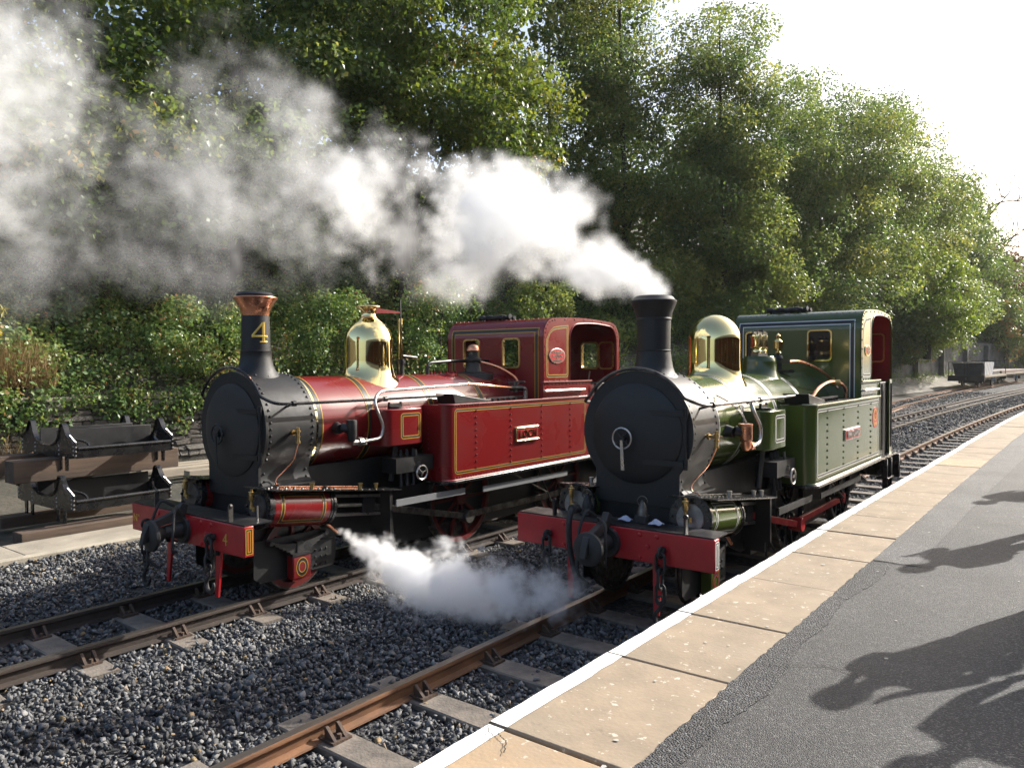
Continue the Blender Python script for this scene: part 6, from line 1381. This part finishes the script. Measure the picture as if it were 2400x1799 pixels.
# distinct shrubs
def shrub(label, x, y, z, r, n, size, leaf, name='shrub', tb=.5, stems=5, hang=.2, aspect=.75, flat=.8):
    q = empty(name, (x, y, z)); tag(q, label, 'shrub'); C, Rd = clumps([(0, 0, r[2] * .95, *r)], 34, r[0] * .22, r[0] * .42, flat, .45)
    tbv = np.clip(tb + rng.normal(size=34) * .15, 0, 1); w = Rd[:, 0] ** 2; V, F, T = leaves(C, Rd, np.maximum(6, n * w / w.sum()).astype(int), size, tbv, hang, aspect)
    o = bpy.data.objects.new('foliage', np_mesh('foliage', V, F, LF[leaf], T)); COL.objects.link(o); o.parent = q
    for k in range(stems): c = C[random.randrange(len(C))]; MB().tube(cat([(0, 0, -.2), (c[0] * .4, c[1] * .4, c[2] * .6), tuple(c)], 4), .02, 5).build('stem', M['leafbark'], q)
    return q
shrub('golden leaved shrub above the dry grass', -14.9, 5.35, 2.55, (.62, .60, .70), 2600, .16, 'gold', aspect=.30, hang=.4)
shrub('pale leaved bush on the wall top behind the red chimney', -15.9, 11.4, 1.7, (1.3, 1.5, 1.35), 6500, .095, 'ivy', tb=.66)
shrub('glossy bush above the red boiler behind the brass bottle dome', -15.4, 15.2, 1.8, (1.3, 1.6, 1.5), 6500, .10, 'ivy', tb=.58)
shrub('leafy bush above the red cab roof', -14.7, 19.4, 2.0, (1.3, 1.8, 1.7), 6500, .105, 'ivy', tb=.62)
shrub('tall leafy bush between the red cab and the green chimney', -13.6, 24.0, 1.9, (1.4, 1.6, 2.0), 7000, .11, 'lime', tb=.62)
shrub('young pale sapling standing behind the green dome', -11.4, 37.0, 2.6, (.8, .8, 1.6), 1500, .15, 'bright', name='sapling', tb=.8, flat=.5)
shrub('bushy shrub over the wall just before the skip wagon', -6.6, 57.5, 2.4, (1.7, 2.0, 1.5), 5200, .15, 'ivy', tb=.6)
shrub('silvery upright shrub over the wall beyond the skip wagon', -2.6, 78.5, 3.0, (1.8, 2.2, 2.4), 4200, .2, 'ivy', tb=.8)
# dry grass at the left
n = 5200; gx_ = rng.uniform(-16.4, -15.35, n); gy_ = rng.uniform(4.4, 7.4, n); gz_ = np.array([ground_z(a, b) for a, b in zip(gx_, gy_)]) + .35; L = rng.uniform(.35, 1.0, n)
T = np.stack([rng.normal(size=n) * .30, rng.normal(size=n) * .30, np.ones(n)], 1); T /= np.linalg.norm(T, axis=1)[:, None]; Pg = np.stack([gx_, gy_, gz_], 1); a = rng.random(n) * 2 * PI; S = np.stack([np.cos(a), np.sin(a), 0 * a], 1) * .007
V = np.stack([Pg - S, Pg + S, Pg + T * L[:, None] + np.stack([rng.normal(size=n) * .1, rng.normal(size=n) * .1, 0 * a], 1)], 1).reshape(-1, 3)
M['drygrass'] = tint_mat('dry_grass', [(0, (.16, .09, .04)), (.5, (.30, .19, .08)), (1, (.38, .30, .14))], .8, 0)
o = bpy.data.objects.new('dry_grass', np_mesh('dry_grass', V, np.arange(3 * n).reshape(-1, 3), M['drygrass'], np.repeat(rng.random(n), 3))); COL.objects.link(o); tag(o, kind='stuff')
# ================================================================== SMOKE AND STEAM (voxel grids of true depth)
def fbm(shape, vox, slope, seed, lo=0.0):
    """turbulent field with a power-law spectrum; mean 0, unit deviation."""
    r = np.random.default_rng(seed); F = np.fft.rfftn(r.normal(size=shape)); k = [np.fft.fftfreq(n, vox) for n in shape[:2]] + [np.fft.rfftfreq(shape[2], vox)]
    K = np.sqrt(k[0][:, None, None] ** 2 + k[1][None, :, None] ** 2 + k[2][None, None, :] ** 2); K = np.maximum(K, lo if lo else 1e-3)
    f = np.fft.irfftn(F * K ** (-slope / 2), s=shape, axes=(0, 1, 2)); f -= f.mean(); return f / f.std()
def volume_mat(name, col, aniso):
    m = bpy.data.materials.new(name); m.use_nodes = True; n = m.node_tree.nodes; l = m.node_tree.links; n.remove(n['Principled BSDF'])
    v = n.new('ShaderNodeVolumePrincipled'); v.inputs['Color'].default_value = (*col, 1); v.inputs['Density'].default_value = 1.0; v.inputs['Anisotropy'].default_value = aniso
    v.inputs['Density Attribute'].default_value = 'density'; l.new(v.outputs[0], n['Material Output'].inputs['Volume']); return m
def cloud(name, label, puffs, vox, pad, m, edge, rough, seed, squash=1.0, lo=0.25, floor=None, wisps=0.0):
    P = np.array(puffs); mn = (P[:, :3] - P[:, 3:4]).min(0) - pad; mx = (P[:, :3] + P[:, 3:4]).max(0) + pad
    if floor is not None: mn[2] = floor
    mn[0] = max(mn[0], -13.0); N = [int(math.ceil((b - a) / vox)) for a, b in zip(mn, mx)]; mx = mn + (np.array(N) - 1) * vox
    ax = [mn[i] + np.arange(N[i]) * vox for i in range(3)]; X, Y, Z = np.meshgrid(*ax, indexing='ij')
    w = [fbm(tuple(N), vox, 3.35, seed + i, lo) for i in range(3)]
    amp = np.clip(np.abs(X - P[0, 0]) * .05 + .02, .02, .16) if name == 'smoke' else np.clip(np.abs(X - P[0, 0]) * .06 + .004, .004, .07)
    X = X + w[0] * amp; Y = Y + w[1] * amp; Z = Z + w[2] * amp
    nz = fbm(tuple(N), vox, 3.1, seed + 9, lo * 2) * .85 + fbm(tuple(N), vox, 2.4, seed + 17, lo * 8) * .35; D = np.zeros(N)
    for x, y, z, r, d in P:
        a = [max(0, int((c - r * 1.7 - mn[i]) / vox)) for i, c in enumerate((x, y, z))]; b = [min(N[i], int((c + r * 1.7 - mn[i]) / vox) + 2) for i, c in enumerate((x, y, z))]
        if min(q - p for p, q in zip(a, b)) <= 0: continue
        s = tuple(slice(p, q) for p, q in zip(a, b))
        q = np.sqrt((X[s] - x) ** 2 + ((Y[s] - y) * squash) ** 2 + (Z[s] - z) ** 2) / r
        soft = 1.0 if d <= 2 and name == 'smoke' else 0.0; f = 1 - q + nz[s] * (rough * (1 - .35 * soft)) * np.clip(q, .15, 1); f = np.clip(f / (edge + .5 * soft), 0, 1); f = f * f * (3 - 2 * f)
        D[s] = np.maximum(D[s], f * d * (.50 if name == 'smoke' else 2.0) * np.clip(1 + .35 * nz[s], .25, 2)) if d > 2 else D[s] + f * d * np.clip(1 + .4 * nz[s], .0, 2.5) * (.36 if name == 'smoke' else 1.1)
    if floor is not None: D *= np.clip((Z - w[2] * amp - floor) / .05, 0, 1)
    D = np.where(D < .02, 0, D); nv = D.size
    me = bpy.data.meshes.new(name); me.vertices.add(nv); me.vertices.foreach_set('co', np.zeros(nv * 3, np.float32))
    a = me.attributes.new('dens', 'FLOAT', 'POINT'); a.data.foreach_set('value', D.astype(np.float32).ravel())
    o = bpy.data.objects.new(name, me); COL.objects.link(o); me.materials.append(m)
    ng = bpy.data.node_groups.new(name + '_grid', 'GeometryNodeTree'); ng.interface.new_socket('Geometry', in_out='INPUT', socket_type='NodeSocketGeometry'); ng.interface.new_socket('Geometry', in_out='OUTPUT', socket_type='NodeSocketGeometry')
    n = ng.nodes; l = ng.links; gi = n.new('NodeGroupInput'); go = n.new('NodeGroupOutput')
    vc = n.new('GeometryNodeVolumeCube'); vc.inputs['Min'].default_value = tuple(mn); vc.inputs['Max'].default_value = tuple(mx)
    for nm, c in zip(('Resolution X', 'Resolution Y', 'Resolution Z'), N): vc.inputs[nm].default_value = c
    ps = n.new('GeometryNodeInputPosition'); sub = n.new('ShaderNodeVectorMath'); sub.operation = 'SUBTRACT'; sub.inputs[1].default_value = tuple(mn - vox * .5); l.new(ps.outputs[0], sub.inputs[0])
    dv = n.new('ShaderNodeVectorMath'); dv.operation = 'SCALE'; dv.inputs['Scale'].default_value = 1 / vox; l.new(sub.outputs[0], dv.inputs[0])
    fl = n.new('ShaderNodeVectorMath'); fl.operation = 'FLOOR'; l.new(dv.outputs[0], fl.inputs[0])
    dt = n.new('ShaderNodeVectorMath'); dt.operation = 'DOT_PRODUCT'; dt.inputs[1].default_value = (N[1] * N[2], N[2], 1); l.new(fl.outputs[0], dt.inputs[0])
    si = n.new('GeometryNodeSampleIndex'); si.data_type = 'FLOAT'; si.domain = 'POINT'; si.clamp = True; na = n.new('GeometryNodeInputNamedAttribute'); na.data_type = 'FLOAT'; na.inputs[0].default_value = 'dens'
    l.new(gi.outputs[0], si.inputs['Geometry']); l.new(na.outputs[0], si.inputs['Value']); l.new(dt.outputs['Value'], si.inputs['Index']); l.new(si.outputs[0], vc.inputs['Density'])
    sm = n.new('GeometryNodeSetMaterial'); sm.inputs['Material'].default_value = m; l.new(vc.outputs[0], sm.inputs['Geometry']); l.new(sm.outputs[0], go.inputs[0])
    md = o.modifiers.new('grid', 'NODES'); md.node_group = ng; tag(o, label, kind='stuff'); return o
SMK = volume_mat('chimney_smoke', (.985, .991, .993), .12); STM = volume_mat('steam', (.992, .994, .998), .1)
PUFFS = [(0.02, 6.76, 2.89, 0.132, 9), (-0.05, 6.75, 2.96, 0.154, 9), (-0.18, 6.73, 3.03, 0.198, 8), (-0.32, 6.71, 3.12, 0.264, 8), (-0.49, 6.68, 3.2, 0.297, 8), (-0.54, 6.67, 3.01, 0.176, 3), (-0.49, 6.68, 2.9, 0.1, 1.6), (-0.69, 6.64, 3.35, 0.374, 7), (-0.97, 6.6, 3.56, 0.418, 7), (-0.79, 6.63, 3.86, 0.319, 6), (-0.93, 6.6, 4.08, 0.22, 4), (-0.97, 6.6, 4.21, 0.121, 2.2), (-1.15, 6.56, 3.7, 0.451, 6), (-1.48, 6.51, 3.7, 0.44, 5), (-1.67, 6.48, 3.87, 0.363, 5), (-1.98, 6.42, 4.05, 0.253, 4), (-2.03, 6.41, 4.24, 0.154, 2.5), (-2.1, 6.4, 3.76, 0.341, 3.5), (-1.93, 6.43, 3.39, 0.418, 2.2), (-1.42, 6.52, 3.26, 0.3, 2.0), (-2.41, 6.35, 3.34, 0.39, 1.7), (-2.78, 6.29, 3.5, 0.43, 1.9), (-2.59, 6.32, 3.8, 0.16, 0.5), (-3.1, 6.23, 4.01, 0.55, 2.04), (-3.15, 6.22, 4.39, 0.385, 1.56), (-2.96, 6.26, 4.74, 0.25, 0.8), (-2.9, 6.27, 4.95, 0.16, 0.5), (-3.44, 6.18, 3.82, 0.484, 1.32), (-3.82, 6.11, 4.3, 0.616, 1.32), (-3.72, 6.13, 3.65, 0.42, 1.2), (-4.22, 6.04, 4.0, 0.52, 1.5), (-4.36, 6.02, 4.65, 0.61, 1.9), (-4.58, 5.98, 5.2, 0.55, 1.5), (-4.97, 5.92, 5.66, 0.5, 1.3), (-5.37, 5.85, 6.09, 0.46, 1.0), (-5.87, 5.76, 6.37, 0.41, 0.9), (-6.23, 5.7, 6.16, 0.44, 0.9), (-5.97, 5.74, 5.52, 0.59, 1.4), (-6.43, 5.67, 5.09, 0.64, 1.2), (-5.39, 5.84, 4.65, 0.67, 1.2), (-4.91, 5.92, 4.0, 0.57, 0.8), (-6.0, 5.74, 4.22, 0.63, 0.8), (-7.27, 5.52, 5.72, 0.53, 1.1), (-7.49, 5.49, 4.89, 0.74, 0.8), (-8.44, 5.32, 4.45, 0.77, 0.7), (-9.45, 5.15, 5.12, 0.87, 1.1), (-9.89, 5.08, 6.27, 0.96, 1.5), (-10.48, 4.98, 7.33, 0.9, 1.6), (-11.58, 4.79, 6.54, 1.1, 1.5), (-10.82, 4.92, 5.05, 0.99, 1.1), (-9.38, 5.17, 7.33, 0.58, 1.0), (-10.34, 5.0, 7.97, 0.52, 1.0), (-8.9, 5.25, 3.93, 0.78, 0.5), (-10.34, 5.0, 3.95, 0.83, 0.6), (-7.31, 5.52, 3.82, 0.73, 0.45), (-5.92, 5.75, 3.47, 0.56, 0.35), (-4.76, 5.95, 3.46, 0.47, 0.4), (-4.01, 6.08, 3.3, 0.34, 0.3), (-3.45, 6.17, 3.19, 0.22, 0.4), (-11.92, 4.73, 5.01, 1.2, 1.0), (-12.1, 4.7, 7.89, 1.2, 1.4), (-9.26, 5.19, 3.38, 0.58, 0.25), (-10.88, 4.91, 3.3, 0.62, 0.3), (-5.19, 5.88, 6.53, 0.18, 0.2), (-1.31, 6.54, 3.47, 0.368, 5), (-1.67, 6.48, 3.5, 0.331, 3.5), (-2.13, 6.4, 3.92, 0.267, 3), (-1.05, 6.58, 3.33, 0.319, 4), (-2.78, 6.29, 3.82, 0.32, 1.56), (-3.3, 6.2, 4.19, 0.383, 1.56)]
JET = [(-2.92, 5.25, 0.52, 0.035, 10), (-2.83, 5.26, 0.49, 0.049, 9), (-2.71, 5.26, 0.46, 0.073, 8), (-2.54, 5.27, 0.4, 0.129, 7), (-2.35, 5.29, 0.34, 0.185, 6.5), (-2.16, 5.3, 0.205, 0.239, 6.5), (-1.94, 5.31, 0.162, 0.292, 6.5), (-1.7, 5.32, 0.137, 0.342, 6), (-1.44, 5.34, 0.143, 0.356, 4), (-1.19, 5.36, 0.187, 0.35, 3), (-1.27, 5.35, 0.348, 0.213, 1.6), (-1.49, 5.34, 0.385, 0.19, 1.0), (-0.95, 5.37, 0.174, 0.343, 2.3), (-0.69, 5.39, 0.205, 0.305, 2.0), (-0.45, 5.4, 0.255, 0.259, 1.8), (-0.23, 5.41, 0.28, 0.216, 1.6), (-1.22, 5.35, 0.057, 0.266, 2.5), (-0.95, 5.37, 0.032, 0.209, 2.0), (-0.69, 5.39, 0.069, 0.194, 1.6), (-0.35, 5.41, 0.174, 0.198, 1.5), (-0.09, 5.42, 0.261, 0.165, 1.2), (-2.1, 5.3, 0.013, 0.205, 1.0), (-2.48, 5.28, 0.04, 0.152, 0.5), (-1.61, 5.33, -0.018, 0.198, 1.6), (-0.49, 5.4, 0.404, 0.17, 0.7), (-0.82, 5.38, 0.385, 0.205, 0.8), (-0.12, 5.42, 0.373, 0.135, 0.7)]
cloud('smoke', None, PUFFS, .075, .35, SMK, .40, .30, 5)
cloud('steam', None, JET, .030, .12, STM, .65, .15, 23, lo=1.2, floor=-.16)

HZ = bpy.data.materials.new('veil_haze'); HZ.use_nodes = True; n_ = HZ.node_tree.nodes; n_.remove(n_['Principled BSDF']); hv = n_.new('ShaderNodeVolumePrincipled')
hv.inputs['Color'].default_value = (.93, .95, .97, 1); hv.inputs['Density'].default_value = .00016; hv.inputs['Anisotropy'].default_value = .45; HZ.node_tree.links.new(hv.outputs[0], n_['Material Output'].inputs['Volume'])
hz = MB().box(-420, 420, -310, 720, -3, 46).build('haze', HZ, smooth=False); tag(hz, kind='stuff')  # thin haze volume added to imitate a lens glare veil
